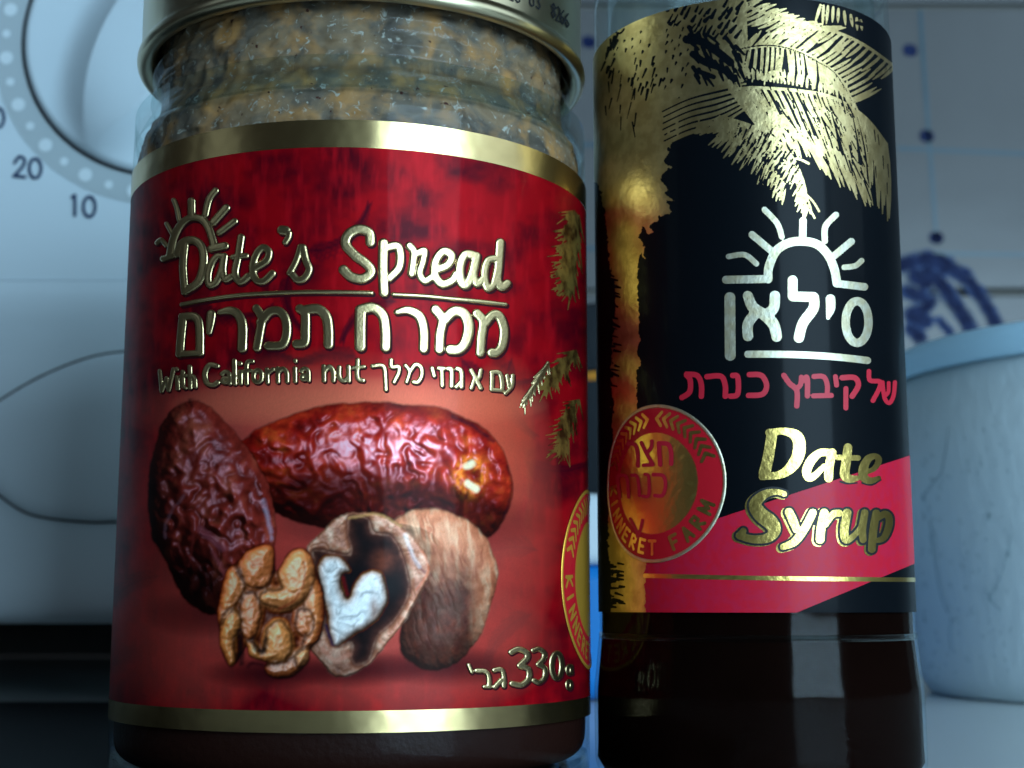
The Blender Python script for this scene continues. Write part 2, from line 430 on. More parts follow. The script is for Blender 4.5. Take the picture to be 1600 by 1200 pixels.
stamp(pl, 'dial_ring', lambda x, y, s, z: np.abs(np.hypot(s-kx, z-kz)-246.5*mm)/mm-22.5, None, M['dial_grey'], mw, h0=.00015, cell=4e-4,
                           sbox=(kx-272*mm, kz-272*mm, kx+272*mm, kz+272*mm))
for k in range(28):
    a = math.radians(117.6+9.15*(k-3)); big = (k-3) % 2 == 0
    cxp, czp = kx+250*mm*math.cos(a), kz-250*mm*math.sin(a); rr = (10.5 if big else 6.5)*mm
    stamp(pl, 'dial_dot', lambda x, y, s, z: (np.hypot(s-cxp, z-czp)-rr)/mm, None, M['dial_dot'], mw, h0=.0003, cell=2.5e-4, sbox=(cxp-rr-5e-4, czp-rr-5e-4, cxp+rr+5e-4, czp+rr+5e-4))
one = lambda x, y: [(x-7, y-12), (x+1, y-17), (x+1, y+17)]
nums = {'10': [(2.6, [(113, 308), (117, 305)]), (2.6, [(117, 305), (117, 336)]), ell(139.5, 323, 9.2, 15.5, 2.6)],
        '20': [(2.6, [(23, 254), (30, 245), (38, 249), (36, 259), (22, 275)]), (2.6, [(22, 275), (39, 276.5)]), ell(55, 263, 9.2, 15, 2.6)],
        '30': [ell(-3, 184, 9.2, 15, 2.6), (2.6, [(-33, 172), (-25, 168), (-18, 174), (-25, 182), (-17, 190), (-24, 199), (-34, 195)])]}
for t, it in nums.items():
    stroke_stamp(pl, 'numeral', zs(0, 0, 1, it), M['ink'], mw, h0=.0003, cell=1.6e-4)
# knob: a disc with a lens-shaped raised grip, its flanks scooped
stamp(pl, 'knob_gap', lambda x, y, s, z: (np.hypot(s-kx, z-kz)-K)/mm-5.0, None, M['gap'], mw, h0=.00045, cell=4e-4, sbox=(kx-K*1.05, kz-K*1.05, kx+K*1.05, kz+K*1.05))
p0 = np.array([(150-260)*mm, -(245-60)*mm]); u = p0/np.linalg.norm(p0)      # grip axis
nr, na = 90, 220
rr_ = np.concatenate([np.linspace(0, 1, nr), [1.0]])*K
aa = np.arange(na)*2*math.pi/na
R2, A2 = np.meshgrid(rr_, aa, indexing='ij')
xs, zz = R2*np.cos(A2), R2*np.sin(A2)
al = (xs*u[0]+zz*u[1])/K; ac = (-xs*u[1]+zz*u[0])/K*-1
half = .31*(1-np.clip(al/1.0, -1, 1)**2)                   # half width of the crest
dist = np.abs(ac)-half
slope = np.clip(1-np.maximum(dist, 0)/.34, 0, 1)
hgt = .0018+.0095*(slope**2)*(1-np.clip(al, -1, 1)**4)
hgt = np.where(dist < 0, .0018+.0095*(1-np.clip(al, -1, 1)**4)*(1+.06*(1-(ac/np.maximum(half, .02))**2)), hgt)
hgt -= .0012*np.clip((R2/K-.955)/.045, 0, 1)**2
hgt[-1] = 0.0003
V = np.stack([kx+xs, MY-hgt, kz+zz], -1).reshape(-1, 3)
idx = np.arange((nr+1)*na).reshape(nr+1, na); nx = np.roll(idx, -1, 1)
knob = mesh_obj('knob', V, np.stack([idx[:-1], idx[1:], nx[1:], nx[:-1]], -1).reshape(-1, 4), M['enamel'], mw)
# push button for the door: a domed oval with a dark seam, in a shallow dished surround
but = spline([(-62, 700, 0), (-40, 655, 0), (0, 627, 0), (60, 592, 0), (130, 563, 0), (193, 551, 0), (280, 551, 0), (350, 575, 0), (405, 640, 0), (410, 710, 0), (360, 775, 0), (270, 808, 0), (178, 814, 0), (130, 814, 0), (50, 803, 0), (0, 773, 0), (-45, 735, 0), (-62, 700, 0)], 5)
but = np.array(but)[:-1, :2]
class PanelSurf:
    zo = np.argsort(pp[:, 1])
    def dep(self, z): return np.interp(z, pp[self.zo, 1], pp[self.zo, 0])
    def pt(self, s, z, h=0.0): return np.stack([s, MY+self.dep(z)-h+0*s, z+0*s], -1)
    def un(self, px, py):
        Y = MY
        for _ in range(4):
            d = ray(px, py); t = Y/d[1]; z = d[2]*t+CZ; Y = MY+float(self.dep(z))
        return d[0]*t, z
pb = PanelSurf()
stamp(pb, 'button_gap', lambda x, y, s, z: poly_sdf(but, x, y)-3.2, (-75, 535, 425, 830), M['gap'], mw, h0=.0003, cell=4e-4)
stamp(pb, 'door_button', lambda x, y, s, z: poly_sdf(but, x, y), (-75, 535, 425, 830), M['enamel'], mw, h0=.0006, H=.0010, bev=26, cell=4e-4)
# ------------------------------------------------------------------ things behind
tr = thing('serving_tray', (-.2, .2, 0), 'flat black tray under the red labelled jar', 'tray')
rbox('tray_base', -.42, .0085, .14, .352, .0004, .0016, M['tray'], tr, bev=.0005)
# the jar stands on the tray, so its base height is the tray's top
fc = thing('food_container', (.179, .40, 0), 'frosted round food container with a light blue lid beside the syrup bottle', 'container')
R0 = .065
prof = [(0, -.024), (R0-.012, -.0243), (R0-.008, -.025), (R0-.005, -.0243), (R0-.002, -.019), (R0-.0008, -.012), (R0, .03), (R0+.0005, .064), (R0-.0012, .064), (R0-.0016, .03), (R0-.0024, -.012), (R0-.006, -.021), (0, -.0222)]
lathe('container_body', np.array(prof), .179, .40, M['frosted'], fc, n=160)
lp = [(0, .0735), (R0-.006, .0735), (R0-.004, .0725), (R0+.0012, .0722), (R0+.0028, .0712), (R0+.0030, .0690), (R0+.0026, .0645), (R0+.0020, .0636), (R0+.0010, .0640), (R0+.0008, .0668), (R0-.004, .0690), (0, .0690)]
lathe('container_lid', lp, .179, .40, M['bluelid'], fc, n=160)
fs = Cyl(.179, .40, R0)
cr = zs(1380, 620, 2.07, [[(210, 60), (210, 100), (205, 150), (190, 240)], [(190, 245), (160, 280), (130, 320)], [(150, 400), (165, 520), (185, 640), (210, 700)], [(240, 712), (215, 740), (218, 820)], [(415, 445), (380, 580), (345, 650), (380, 690)]], 1.15)
for _ in range(120):
    x = 1440+140*rng.random()**1.5; y = 640+430*rng.random(); L = 3+9*rng.random(); a = 1.35+.9*(rng.random()-.5)
    cr.append((x, y, .55, x+L*math.cos(a), y+L*math.sin(a), .35))
stroke_stamp(fs, 'scratch', cr, M['scratch'], fc, h0=.00025, cell=2.2e-4)

tb = thing('plastic_tub', (.032, .405, 0), 'bright blue plastic tub with a white lid, standing between jar and bottle', 'tub')
zb = Plane(.37).un(925, 876)[1]; zt = Plane(.37).un(925, 770)[1]
rbox('tub_body', -.004, .068, .372, .445, 0.0003, zb, M['bluebody'], tb, bev=.006)
rbox('tub_lid', -.006, .070, .370, .447, zb-.001, zt, M['whitelid'], tb, bev=.003)
cn = thing('canister', (.048, .53, 0), 'tall black canister with an orange label, behind the blue tub', 'canister')
zc = Plane(.50).un(925, 475)[1]-CZ; z1 = Plane(.50).un(925, 596)[1]-CZ; z2 = Plane(.50).un(925, 545)[1]-CZ
lathe('canister_body', [(0, -.0247), (.036, -.0247), (.038, -.0225), (.038, zc-.03), (.0375, zc-.026), (.0372, zc-.025), (0, zc-.025)], .048, .53, M['blackpl'], cn)
lathe('canister_lid', [(0, zc-.0255), (.0385, zc-.0255), (.039, zc-.024), (.039, zc-.003), (.037, zc), (0, zc)], .048, .53, M['blackpl'], cn)
lathe('paper_label', [(.0382, z1), (.0384, z1+.0003), (.0384, z2-.0003), (.0382, z2)], .048, .53, M['orange'], cn)

# ------------------------------------------------------------------ the jar
JX, JY, JR = -.0235, .2134, .035
jar = thing('glass_jar', (JX, JY, .0), 'glass jar of date spread with a glossy red label and metal lid', 'jar')
ZO = -.0234+.0                                              # base of the glass on the tray
glassp = [(0, ZO+.003), (.027, ZO+.002), (.0305, ZO), (.033, ZO+.0005), (.0346, ZO+.0022), (.035, ZO+.005), (.035, .0660), (.0347, .0683), (.0338, .0706), (.0328, .0722), (.0322, .0735),
          (.0321, .0744), (.0325, .0750), (.0328, .0756), (.0325, .0763), (.0320, .0772), (.0320, .0782), (.0324, .0788), (.0327, .0794), (.0324, .0801), (.0319, .0810), (.0318, .086), (.0318, .0945), (.031, .0955), (.030, .0950)]
gp = np.array(spline([(a, b, 0) for a, b in glassp], 3))[:, :2]; gp[:, 0] = np.maximum(gp[:, 0], 0)
lathe('glass_body', gp, JX, JY, M['glass'], jar, n=192)
def lumps(a, z):
    return (.0011*(fbm(a*20, z*650, 3, 3)-.5)+.0005*(fbm(a*50, z*1700, 2, 9)-.5)-.0003)*np.clip((z-.058)/.004, 0, 1)
inn = [(0, ZO+.0023), (.027, ZO+.0021), (.031, ZO+.0014), (.0335, ZO+.0026), (.0343, ZO+.005)]+[(.0343, z) for z in np.linspace(ZO+.01, .060, 12)]
inn += [(.0343, z) for z in np.linspace(.061, .0655, 8)]+[(.0340, .0678), (.0334, .0695), (.0324, .0714), (.0315, .0728), (.0313, .0740)]+[(.0313, z) for z in np.linspace(.0748, .089, 22)]+[(.027, .0895), (0, .0895)]
ip = np.array(spline([(a, b, 0) for a, b in inn], 3))[:, :2]; ip[:, 0] = np.maximum(ip[:, 0], 0)
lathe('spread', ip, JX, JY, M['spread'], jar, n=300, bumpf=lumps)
lidp = [(.0322, .0830), (.0326, .0818), (.0334, .0811), (.0343, .0810), (.0349, .0815), (.0351, .0823), (.0349, .0831), (.0345, .0838), (.0345, .0925), (.0344, .0945), (.0338, .0962), (.0328, .0970), (.0315, .0968), (.0305, .0962), (0, .0962), (0, .0957), (.0318, .0957), (.0334, .0945), (.0336, .084), (.0333, .0835), (.0325, .0834)]
lathe('lid', np.array(spline([(a, b, 0) for a, b in lidp], 3))[:, :2].clip(0, 1), JX, JY, M['lid'], jar, n=192)
jl = Cyl(JX, JY, .0345)
dig = {'0': [(0, 3), (3, 0), (6, 3), (6, 19), (3, 22), (0, 19), (0, 3)], '2': [(0, 4), (3, 0), (6, 4), (5, 10), (0, 22), (6, 22)], '3': [(0, 2), (4, 0), (6, 5), (3, 10), (6, 16), (4, 22), (0, 20)],
       '6': [(5, 0), (1, 7), (0, 16), (3, 22), (6, 16), (3, 11), (0, 14)], '8': [(3, 10), (0, 5), (3, 0), (6, 5), (3, 10), (0, 16), (3, 22), (6, 16), (3, 10)]}
code = []
for ch, x, y in (('2', 796, -24), ('0', 806, -20), ('0', 828, -14), ('3', 838, -10), ('8', 862, 4), ('2', 869, 9), ('6', 876, 14), ('6', 883, 19)):
    q = [(x+a, y+b+a*.55) for a, b in dig[ch]]
    for k in range(len(q)-1):
        code.append((*q[k], 1.15, *q[k+1], 1.15))
stroke_stamp(jl, 'date_code', code, M['inkblack'], jar, h0=6e-5, cell=8e-5)

# ---- label print: drawn on a canvas in label space (photo pixel units), then carried by the label's vertices
JS = Cyl(JX, JY, JR+.00012)
CX0, CY0, CX1, CY1 = 150, 200, 945, 1135
gx_, gy_ = np.meshgrid(np.arange(CX0, CX1, 1.0), np.arange(CY0, CY1, 1.0))
CAN = np.zeros(gx_.shape+(3,))
CAN[:] = lin((158, 3, 16))
def win(P, m):
    P = np.array(P, float)
    x0, x1 = int(max(P[:, 0].min()-m-CX0, 0)), int(min(P[:, 0].max()+m-CX0, CAN.shape[1]))
    y0, y1 = int(max(P[:, 1].min()-m-CY0, 0)), int(min(P[:, 1].max()+m-CY0, CAN.shape[0]))
    return slice(y0, y1), slice(x0, x1)
def blend(sl, a, col):
    a = np.clip(a, 0, 1)[..., None]; c = np.asarray(col, float)
    CAN[sl] = CAN[sl]*(1-a)+c*a
def zp(o, P): return [(o[0]+p[0]/o[2], o[1]+p[1]/o[2]) for p in P]
def smooth_poly(P, sub=5):
    P = list(P); q = spline([(a, b, 0) for a, b in (P[-2:]+P+P[:2])], sub)
    return np.array(q)[sub*2:len(q)-sub-1, :2]
def fill(P, col, soft=1.5, alpha=1.0, shade=None):
    """soft-edged painted area; shade(x,y,d)->multiplier or colour"""
    P = smooth_poly(P); sl = win(P, soft*2+2); x, y = gx_[sl], gy_[sl]
    if x.size == 0: return
    d = poly_sdf(P, x+5*(fbm(x/14, y/14, 3, 31)-.5), y+5*(fbm(x/14+5, y/14, 3, 35)-.5))
    a = np.clip(.5-d/(2*soft), 0, 1)*alpha
    c = lin(col)*np.ones(x.shape+(1,))
    if shade is not None: c = shade(x, y, -d, c)
    blend(sl, a, c)
def brush(P, r, col, soft=1.5, alpha=1.0, wrp=1.0):
    q = spline([(p[0], p[1], p[2] if len(p) > 2 else r) for p in P], 5)
    A = [(*a, *b) for a, b in zip(q[:-1], q[1:])]
    sl = win([(p[0], p[1]) for p in q], r+soft*2+4); x, y = gx_[sl], gy_[sl]
    if x.size == 0: return
    wx, wy = 9*(fbm(x/11, y/11, 3, 91)-.5), 9*(fbm(x/11+7, y/11+3, 3, 95)-.5)
    f = seg_field(A)(x+wx*wrp, y+wy*wrp)
    tex = 1-.75*wrp*np.clip(fbm(x/5, y/5, 3, 99)-.40, 0, 1)*2.4
    blend(sl, np.clip(.5-f/(2*soft), 0, 1)*alpha*tex, lin(col))
def glow(cx, cy, rx, ry, col, alpha, p=1.0):
    sl = win([(cx-rx, cy-ry), (cx+rx, cy+ry)], 2); x, y = gx_[sl], gy_[sl]
    d = ((x-cx)/rx)**2+((y-cy)/ry)**2
    blend(sl, alpha*np.clip(1-d, 0, 1)**p, lin(col))
# ground tone of the red print, with shade at left and bottom painted in
full = (slice(None), slice(None))
blend(full, .9*np.clip(fbm(gx_/60, gy_/45, 4, 1)-.36, 0, 1)*2.8, lin((78, 0, 16)))
blend(full, .8*np.clip(fbm(gx_/22, gy_/30, 4, 2)-.42, 0, 1)*2.6*np.clip((470-gx_)/260+.2, 0, 1), lin((70, 0, 22)))
blend(full, .35*np.clip(fbm(gx_/9, gy_/40, 3, 6)-.45, 0, 1)*3, lin((206, 16, 30)))
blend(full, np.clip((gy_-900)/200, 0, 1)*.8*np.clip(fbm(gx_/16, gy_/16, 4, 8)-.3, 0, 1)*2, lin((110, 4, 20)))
def ghost(cx, cy, n, L, a0, a1, col, al):                 # palm fronds printed faintly in the ground
    a = math.radians((a0+a1)/2); bend = .012*(1 if (cx+cy) % 2 else -1); x, y = cx, cy; sp = [(x, y)]
    for k in range(14):
        x += L*.16*math.cos(a); y += L*.16*math.sin(a); a += bend*8; sp.append((x, y))
    brush([(p[0], p[1], 1.3) for p in sp], 1.3, col, 1.2, al, 0)
    for k, (x, y) in enumerate(sp[1:]):
        b = math.atan2(y-sp[k][1], x-sp[k][0])
        for sg in (1, -1):
            for t in (0, .5):
                c = b+sg*(.75-.02*k); l = L*.42*(1-.045*k)*(.8+.3*rng.random())
                X, Y = x-t*L*.16*math.cos(b), y-t*L*.16*math.sin(b)
                brush([(X, Y, 1.9), (X+.6*l*math.cos(c), Y+.6*l*math.sin(c), 1.6), (X+l*math.cos(c-.1*sg), Y+l*math.sin(c-.1*sg)+l*.12, .5)], 2, col, 1.3, al, 0)
for g in ((478, 392, 22, 58, -170, 170), (452, 430, 14, 44, 20, 200), (300, 470, 16, 60, -40, 120), (620, 470, 22, 50, 0, 360), (560, 560, 20, 55, 100, 300), (720, 560, 20, 60, -60, 160), (390, 500, 16, 55, -20, 160), (820, 720, 18, 60, -60, 120), (840, 860, 24, 70, 90, 300), (830, 960, 22, 60, 60, 260), (250, 900, 20, 60, 90, 260), (800, 560, 18, 60, 30, 190)):
    ghost(*g, (60, 0, 20), .6)
# pinkish light ground round the fruit
for g in ((520, 640, 340, 70, .85), (300, 980, 150, 150, .5), (620, 1010, 260, 120, .55), (790, 800, 90, 250, .55), (510, 800, 330, 260, .6)):
    glow(*g[:4], (206, 84, 70), g[4], .8)
glow(560, 632, 300, 44, (232, 116, 84), .75, .8); glow(770, 700, 70, 130, (226, 96, 60), .5, .8)
blend(full, .18*fbm(gx_/7, gy_/7, 3, 4)*np.clip(1-np.abs(gy_-830)/270, 0, 1), lin((150, 30, 40)))

def ramp(t, stops):
    t = np.clip(t, 0, 1); p = [q[0] for q in stops]; cs = np.array([lin(q[1]) for q in stops])
    return np.stack([np.interp(t, p, cs[:, k]) for k in range(3)], -1)
def blur(a, r, n=2):
    r = int(max(r, 1))
    for _ in range(n):
        for ax in (0, 1):
            p = np.concatenate([np.repeat(np.take(a, [0], ax), r+1, ax), a, np.repeat(np.take(a, [-1], ax), r, ax)], ax)
            c = np.cumsum(p, ax); k = 2*r+1; L = a.shape[ax]
            a = (np.take(c, np.arange(k, k+L), ax)-np.take(c, np.arange(0, L), ax))/k
    return a
def dome(d, R): return R*np.sqrt(np.clip(1-(1-np.clip(d/R, 0, 1))**2, 0, 1))
def relief(x, y, su, sv, ang, seed, warp=1.0):
    """folded skin: long wandering creases, su along, sv across"""
    c, q = math.cos(ang), math.sin(ang); a, b = x*c+y*q, -x*q+y*c
    w1 = fbm(a/50, b/50, 3, seed+20)-.5; w2 = fbm(a/38+9, b/38+3, 3, seed+30)-.5
    n1 = fbm(a/su+w2*2.4*warp, b/sv+w1*3.0*warp, 2, seed)
    n2 = fbm(a/(su*.55)+w1*2*warp+4, b/(sv*.55)+w2*2*warp, 2, seed+7)
    return .7*np.abs(2*n1-1)**.8+.3*np.abs(2*n2-1)
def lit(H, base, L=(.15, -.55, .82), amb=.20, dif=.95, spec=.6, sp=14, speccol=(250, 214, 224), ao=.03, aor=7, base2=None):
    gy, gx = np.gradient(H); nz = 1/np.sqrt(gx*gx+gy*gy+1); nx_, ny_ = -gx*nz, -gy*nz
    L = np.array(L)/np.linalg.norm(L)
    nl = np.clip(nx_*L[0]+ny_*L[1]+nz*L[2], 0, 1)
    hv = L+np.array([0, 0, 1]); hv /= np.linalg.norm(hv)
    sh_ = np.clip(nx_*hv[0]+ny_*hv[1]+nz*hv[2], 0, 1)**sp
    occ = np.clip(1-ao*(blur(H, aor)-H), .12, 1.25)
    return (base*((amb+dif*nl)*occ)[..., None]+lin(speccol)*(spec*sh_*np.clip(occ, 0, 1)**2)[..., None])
def shape(P, soft, fn, margin=8, wob=5):
    P = smooth_poly(P); sl = win(P, margin); x, y = gx_[sl], gy_[sl]
    d = -poly_sdf(P, x+wob*(fbm(x/14, y/14, 3, 31)-.5), y+wob*(fbm(x/14+5, y/14, 3, 35)-.5))
    blend(sl, np.clip(.5+d/(2*soft), 0, 1), np.clip(fn(x, y, d), 0, 1.2))
o5 = (380, 610, 3.636); o6 = (220, 620, 3.333); o7 = (320, 820, 4.444); oW = (480, 600, 2.0)
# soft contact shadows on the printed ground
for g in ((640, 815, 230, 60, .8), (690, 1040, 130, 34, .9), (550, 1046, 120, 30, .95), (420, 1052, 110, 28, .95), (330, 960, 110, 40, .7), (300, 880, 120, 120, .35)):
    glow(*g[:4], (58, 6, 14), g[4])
# --- the lying date
D2 = zp(o5, [(-40, 330), (20, 270), (80, 218), (250, 150), (420, 95), (600, 70), (800, 65), (950, 82), (1100, 92), (1200, 130), (1330, 190), (1430, 270), (1500, 400), (1530, 550), (1505, 680), (1445, 800), (1350, 850), (1150, 840), (900, 800), (500, 790), (180, 700), (60, 560)])
def f2(x, y, d):
    mx = np.clip((x-470)/130, 0, 1); my = np.clip((y-650)/30, 0, 1)
    w = relief(x, y, 80, 32, .08, 11)*(1-mx*my)+relief(x, y, 36, 110, -.12, 17, 1.1)*mx*my
    H = dome(d, 78)*.85+28.0*blur(w, 3, 1)*np.clip(d/14, 0, 1)
    cx_, cy_ = 380+1290/3.636, 610+480/3.636
    rr = np.hypot((x-cx_)/1.0, (y-cy_)/1.2)
    H = H-14*np.exp(-(rr/13)**2)+5*np.exp(-((rr-24)/7)**2)
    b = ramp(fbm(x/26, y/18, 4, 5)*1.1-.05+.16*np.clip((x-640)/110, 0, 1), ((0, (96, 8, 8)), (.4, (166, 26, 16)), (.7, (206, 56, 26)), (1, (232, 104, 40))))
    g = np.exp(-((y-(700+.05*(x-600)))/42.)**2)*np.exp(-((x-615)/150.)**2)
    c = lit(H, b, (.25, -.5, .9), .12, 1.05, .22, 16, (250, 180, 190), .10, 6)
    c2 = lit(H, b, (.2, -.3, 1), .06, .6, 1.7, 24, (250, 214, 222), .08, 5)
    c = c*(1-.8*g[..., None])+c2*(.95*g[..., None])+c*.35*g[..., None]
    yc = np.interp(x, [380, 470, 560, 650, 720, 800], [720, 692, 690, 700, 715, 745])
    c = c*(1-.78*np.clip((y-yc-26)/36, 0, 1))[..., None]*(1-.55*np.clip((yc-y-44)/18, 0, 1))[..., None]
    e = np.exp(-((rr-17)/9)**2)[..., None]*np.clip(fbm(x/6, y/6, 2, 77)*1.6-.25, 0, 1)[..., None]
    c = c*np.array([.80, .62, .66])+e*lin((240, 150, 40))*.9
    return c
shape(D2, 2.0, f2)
for P, r, c, al in (([(1270, 430), (1300, 415)], 26, (255, 240, 196), .9), ([(1275, 530), (1320, 560)], 28, (255, 246, 200), .9), ([(1335, 465), (1335, 510)], 22, (120, 14, 14), .9), ([(1275, 580), (1268, 610)], 14, (30, 6, 10), .8), ([(1190, 150), (1300, 200), (1420, 290)], 14, (24, 6, 22), .7), ([(1500, 430), (1525, 560), (1480, 720)], 9, (50, 6, 18), .6)):
    brush(zp(o5, P), r/3.636*.75, c, 2.2, al, .35)
# --- the standing date on the left
D1 = zp(o6, [(260, 18), (350, 45), (450, 140), (560, 270), (640, 400), (685, 530), (702, 690), (690, 800), (600, 920), (480, 1020), (410, 1130), (300, 1112), (200, 1020), (130, 860), (62, 740), (33, 560), (42, 400), (90, 200), (150, 80)])
def f1(x, y, d):
    w_ = np.clip((y-715)/50, 0, 1)
    w = relief(x, y, 32, 32, .3, 41, 1.2)*(1-w_)+relief(x, y, 38, 150, -.20, 47, 1.0)*w_
    H = dome(d, 92)*.85+(18+26*w_)*blur(w, 3, 1)*np.clip(d/12, 0, 1)
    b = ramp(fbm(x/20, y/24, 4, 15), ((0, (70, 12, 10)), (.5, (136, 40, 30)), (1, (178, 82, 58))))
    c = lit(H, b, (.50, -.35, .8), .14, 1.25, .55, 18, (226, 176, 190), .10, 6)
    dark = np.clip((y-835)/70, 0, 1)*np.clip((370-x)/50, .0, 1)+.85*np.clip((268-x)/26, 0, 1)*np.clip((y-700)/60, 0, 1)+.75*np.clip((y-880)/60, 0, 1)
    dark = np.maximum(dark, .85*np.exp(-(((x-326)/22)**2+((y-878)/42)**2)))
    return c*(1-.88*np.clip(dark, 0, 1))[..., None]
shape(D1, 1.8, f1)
for P, r, c, al in (([(640, 545), (662, 630), (682, 740)], 12, (200, 176, 200), .65), ([(228, 512), (170, 585), (132, 660), (126, 730)], 6, (160, 108, 122), .6), ([(310, 690), (370, 740), (430, 790)], 22, (150, 72, 84), .6), ([(375, 805), (440, 930)], 12, (150, 70, 76), .6), ([(275, 610), (266, 800), (246, 880)], 4, (130, 44, 40), .6), ([(255, 20), (265, 45)], 9, (16, 4, 10), .9)):
    brush(zp(o6, P), r/3.333*.8, c, 2.6, al, .6)
# --- whole walnut behind on the right
WN = zp(oW, [(270, 430), (330, 395), (420, 392), (520, 440), (580, 520), (597, 600), (575, 680), (545, 780), (480, 860), (400, 897), (340, 880), (290, 830), (300, 700), (330, 560), (300, 480)])
def fw(x, y, d):
    w = relief(x, y, 13, 95, -.30, 61, .7)
    H = dome(d, 62)*.9+4.0*w*np.clip(d/10, 0, 1)
    b = ramp(fbm(x/9+2*w, y/36, 3, 8)*1.3-.1, ((0, (176, 92, 66)), (.5, (232, 160, 124)), (1, (255, 222, 190))))
    X, Y = (x-480)*2, (y-600)*2
    low = np.clip((Y-500)/150+.5*(fbm(x/12, y/12, 3, 23)-.5), 0, 1)*np.clip((560-X)/60, 0, 1)
    st = ramp(fbm(x/12, y/12, 4, 3), ((0, (26, 4, 8)), (.5, (70, 18, 18)), (1, (124, 50, 32))))
    b = b*(1-.92*low[..., None])+st*.92*low[..., None]
    return lit(H, b*lin((232, 206, 190)), (.25, -.45, .85), .12, .95, .06, 8, (255, 226, 210), .05, 6)
shape(WN, 1.8, fw)
# --- half walnut shell with its kernel
HW = zp(o7, [(700, 190), (800, 60), (950, -60), (1150, -80), (1350, 0), (1500, 150), (1565, 320), (1490, 480), (1390, 660), (1280, 810), (1150, 960), (1000, 1045), (900, 1045), (800, 940), (720, 830), (760, 500)])
HOLE = zp(o7, [(740, 200), (800, 170), (1000, 200), (985, 60), (1000, -60), (1130, -50), (1180, 50), (1290, 70), (1370, 200), (1425, 430), (1390, 560), (1300, 690), (1200, 780), (1150, 930), (1060, 985), (1010, 930), (1010, 830), (900, 850), (830, 720), (780, 400)])
def fh(x, y, d):
    w = relief(x, y, 20, 20, .4, 71)
    dh = poly_sdf(smooth_poly(HOLE), x, y)
    H = np.minimum(dome(d, 26), dome(dh, 12))*.9+5*w*np.clip(d/8, 0, 1)
    b = ramp(fbm(x/12, y/12, 4, 9)*1.1, ((0, (110, 50, 34)), (.5, (186, 114, 82)), (1, (240, 196, 166))))
    return lit(H, b, (.2, -.45, .85), .18, .9, .15, 10, (255, 230, 220), .06, 5)*(1-.5*np.clip((y-990)/50, 0, 1))[..., None]
shape(HW, 1.6, fh)
def fhole(x, y, d):
    n = fbm(x/10, y/10, 3, 13); br = np.exp(-(((x-600)/17)**2+((y-876)/15)**2))
    return lin((12, 9, 12))*(.6+n)[..., None]+br[..., None]*lin((120, 56, 36))*(.4+n)[..., None]+(np.exp(-d/6)*(.3+n))[..., None]*lin((110, 56, 40))
shape(HOLE, 4.5, fhole, wob=6)
K0 = [(785, 290), (840, 215), (940, 225), (1005, 320), (950, 350), (960, 470), (1000, 510), (1050, 390), (1140, 315), (1225, 335), (1265, 440), (1255, 570), (1160, 690), (1020, 770), (905, 845), (855, 700), (850, 600), (800, 440)]
def fk(x, y, d):
    H = dome(d, 15)*1.3+7*relief(x, y, 26, 34, .3, 88)
    edge = np.exp(-d/6.5)[..., None]
    rt = (np.exp(-(((x-584)/8)**2+((y-948)/22)**2)))[..., None]
    b = (lin((240, 240, 238))*(.7+.5*fbm(x/9, y/9, 3, 2))[..., None])*(1-edge)+lin((196, 116, 50))*edge
    b = b*(1-.75*rt)+lin((140, 80, 50))*.75*rt
    return lit(H, b, (-.25, -.4, .9), .16, .85, .18, 12, (255, 255, 255), .09, 5)
shape(zp(o7, K0), 3.0, fk, wob=5)
for P, r, c, al in (([(1390, 70), (1440, 200), (1490, 290)], 13, (240, 222, 216), .6), ([(1410, 160), (1460, 250), (1525, 330)], 4, (110, 60, 90), .6), ([(960, 370), (988, 480)], 11, (110, 10, 14), .8), ([(1510, 180), (1552, 320), (1470, 450)], 6, (220, 100, 60), .6), ([(1000, -45), (1200, -72), (1360, 8)], 7, (232, 170, 100), .6), ([(820, 860), (900, 940), (1000, 900)], 18, (206, 130, 106), .5), ([(840, 700), (890, 830)], 12, (14, 18, 60), .8)):
    brush(zp(o7, P), r/4.444, c, 2.0, al, .3)
# --- peeled kernel in front: folded lobes piled on a dark core
LUMP = ((5, 96, (84, 30, 16), [(230, 500), (400, 450), (700, 540), (800, 480), (830, 640), (770, 830), (560, 910), (300, 910), (190, 760)]),
        (13, 18, (226, 160, 100), [(720, 360), (800, 410), (835, 640), (800, 770), (730, 850), (680, 860), (720, 700), (690, 560)]),
        (11, 16, (206, 120, 60), [(660, 600), (740, 620), (740, 740), (680, 760), (640, 700)]),
        (14, 18, (232, 158, 86), [(140, 330), (220, 290), (270, 420), (230, 520), (120, 680), (80, 660), (95, 520)]),
        (12, 14, (196, 110, 56), [(270, 500), (350, 480), (380, 600), (350, 760), (280, 780), (250, 640)]),
        (16, 22, (214, 118, 60), [(235, 250), (300, 168), (420, 132), (485, 160), (475, 300), (430, 410), (330, 430), (250, 340)]),
        (18, 17, (244, 190, 140), [(510, 330), (575, 205), (650, 165), (725, 195), (765, 300), (730, 440), (640, 545), (500, 570), (395, 525), (430, 465), (545, 440)]),
        (16, 15, (240, 186, 110), [(150, 610), (215, 600), (245, 700), (190, 800), (215, 960), (165, 975), (108, 850), (100, 740)]),
        (17, 16, (244, 200, 128), [(435, 730), (520, 675), (580, 740), (592, 850), (545, 930), (430, 955), (310, 915), (290, 820), (335, 825), (400, 890), (430, 820)]),
        (13, 18, (190, 112, 56), [(415, 985), (560, 955), (650, 890), (735, 850), (725, 950), (625, 1045), (500, 1068), (430, 1035)]),
        (17, 14, (250, 226, 190), [(630, 900), (700, 850), (735, 870), (720, 950), (650, 985)]))
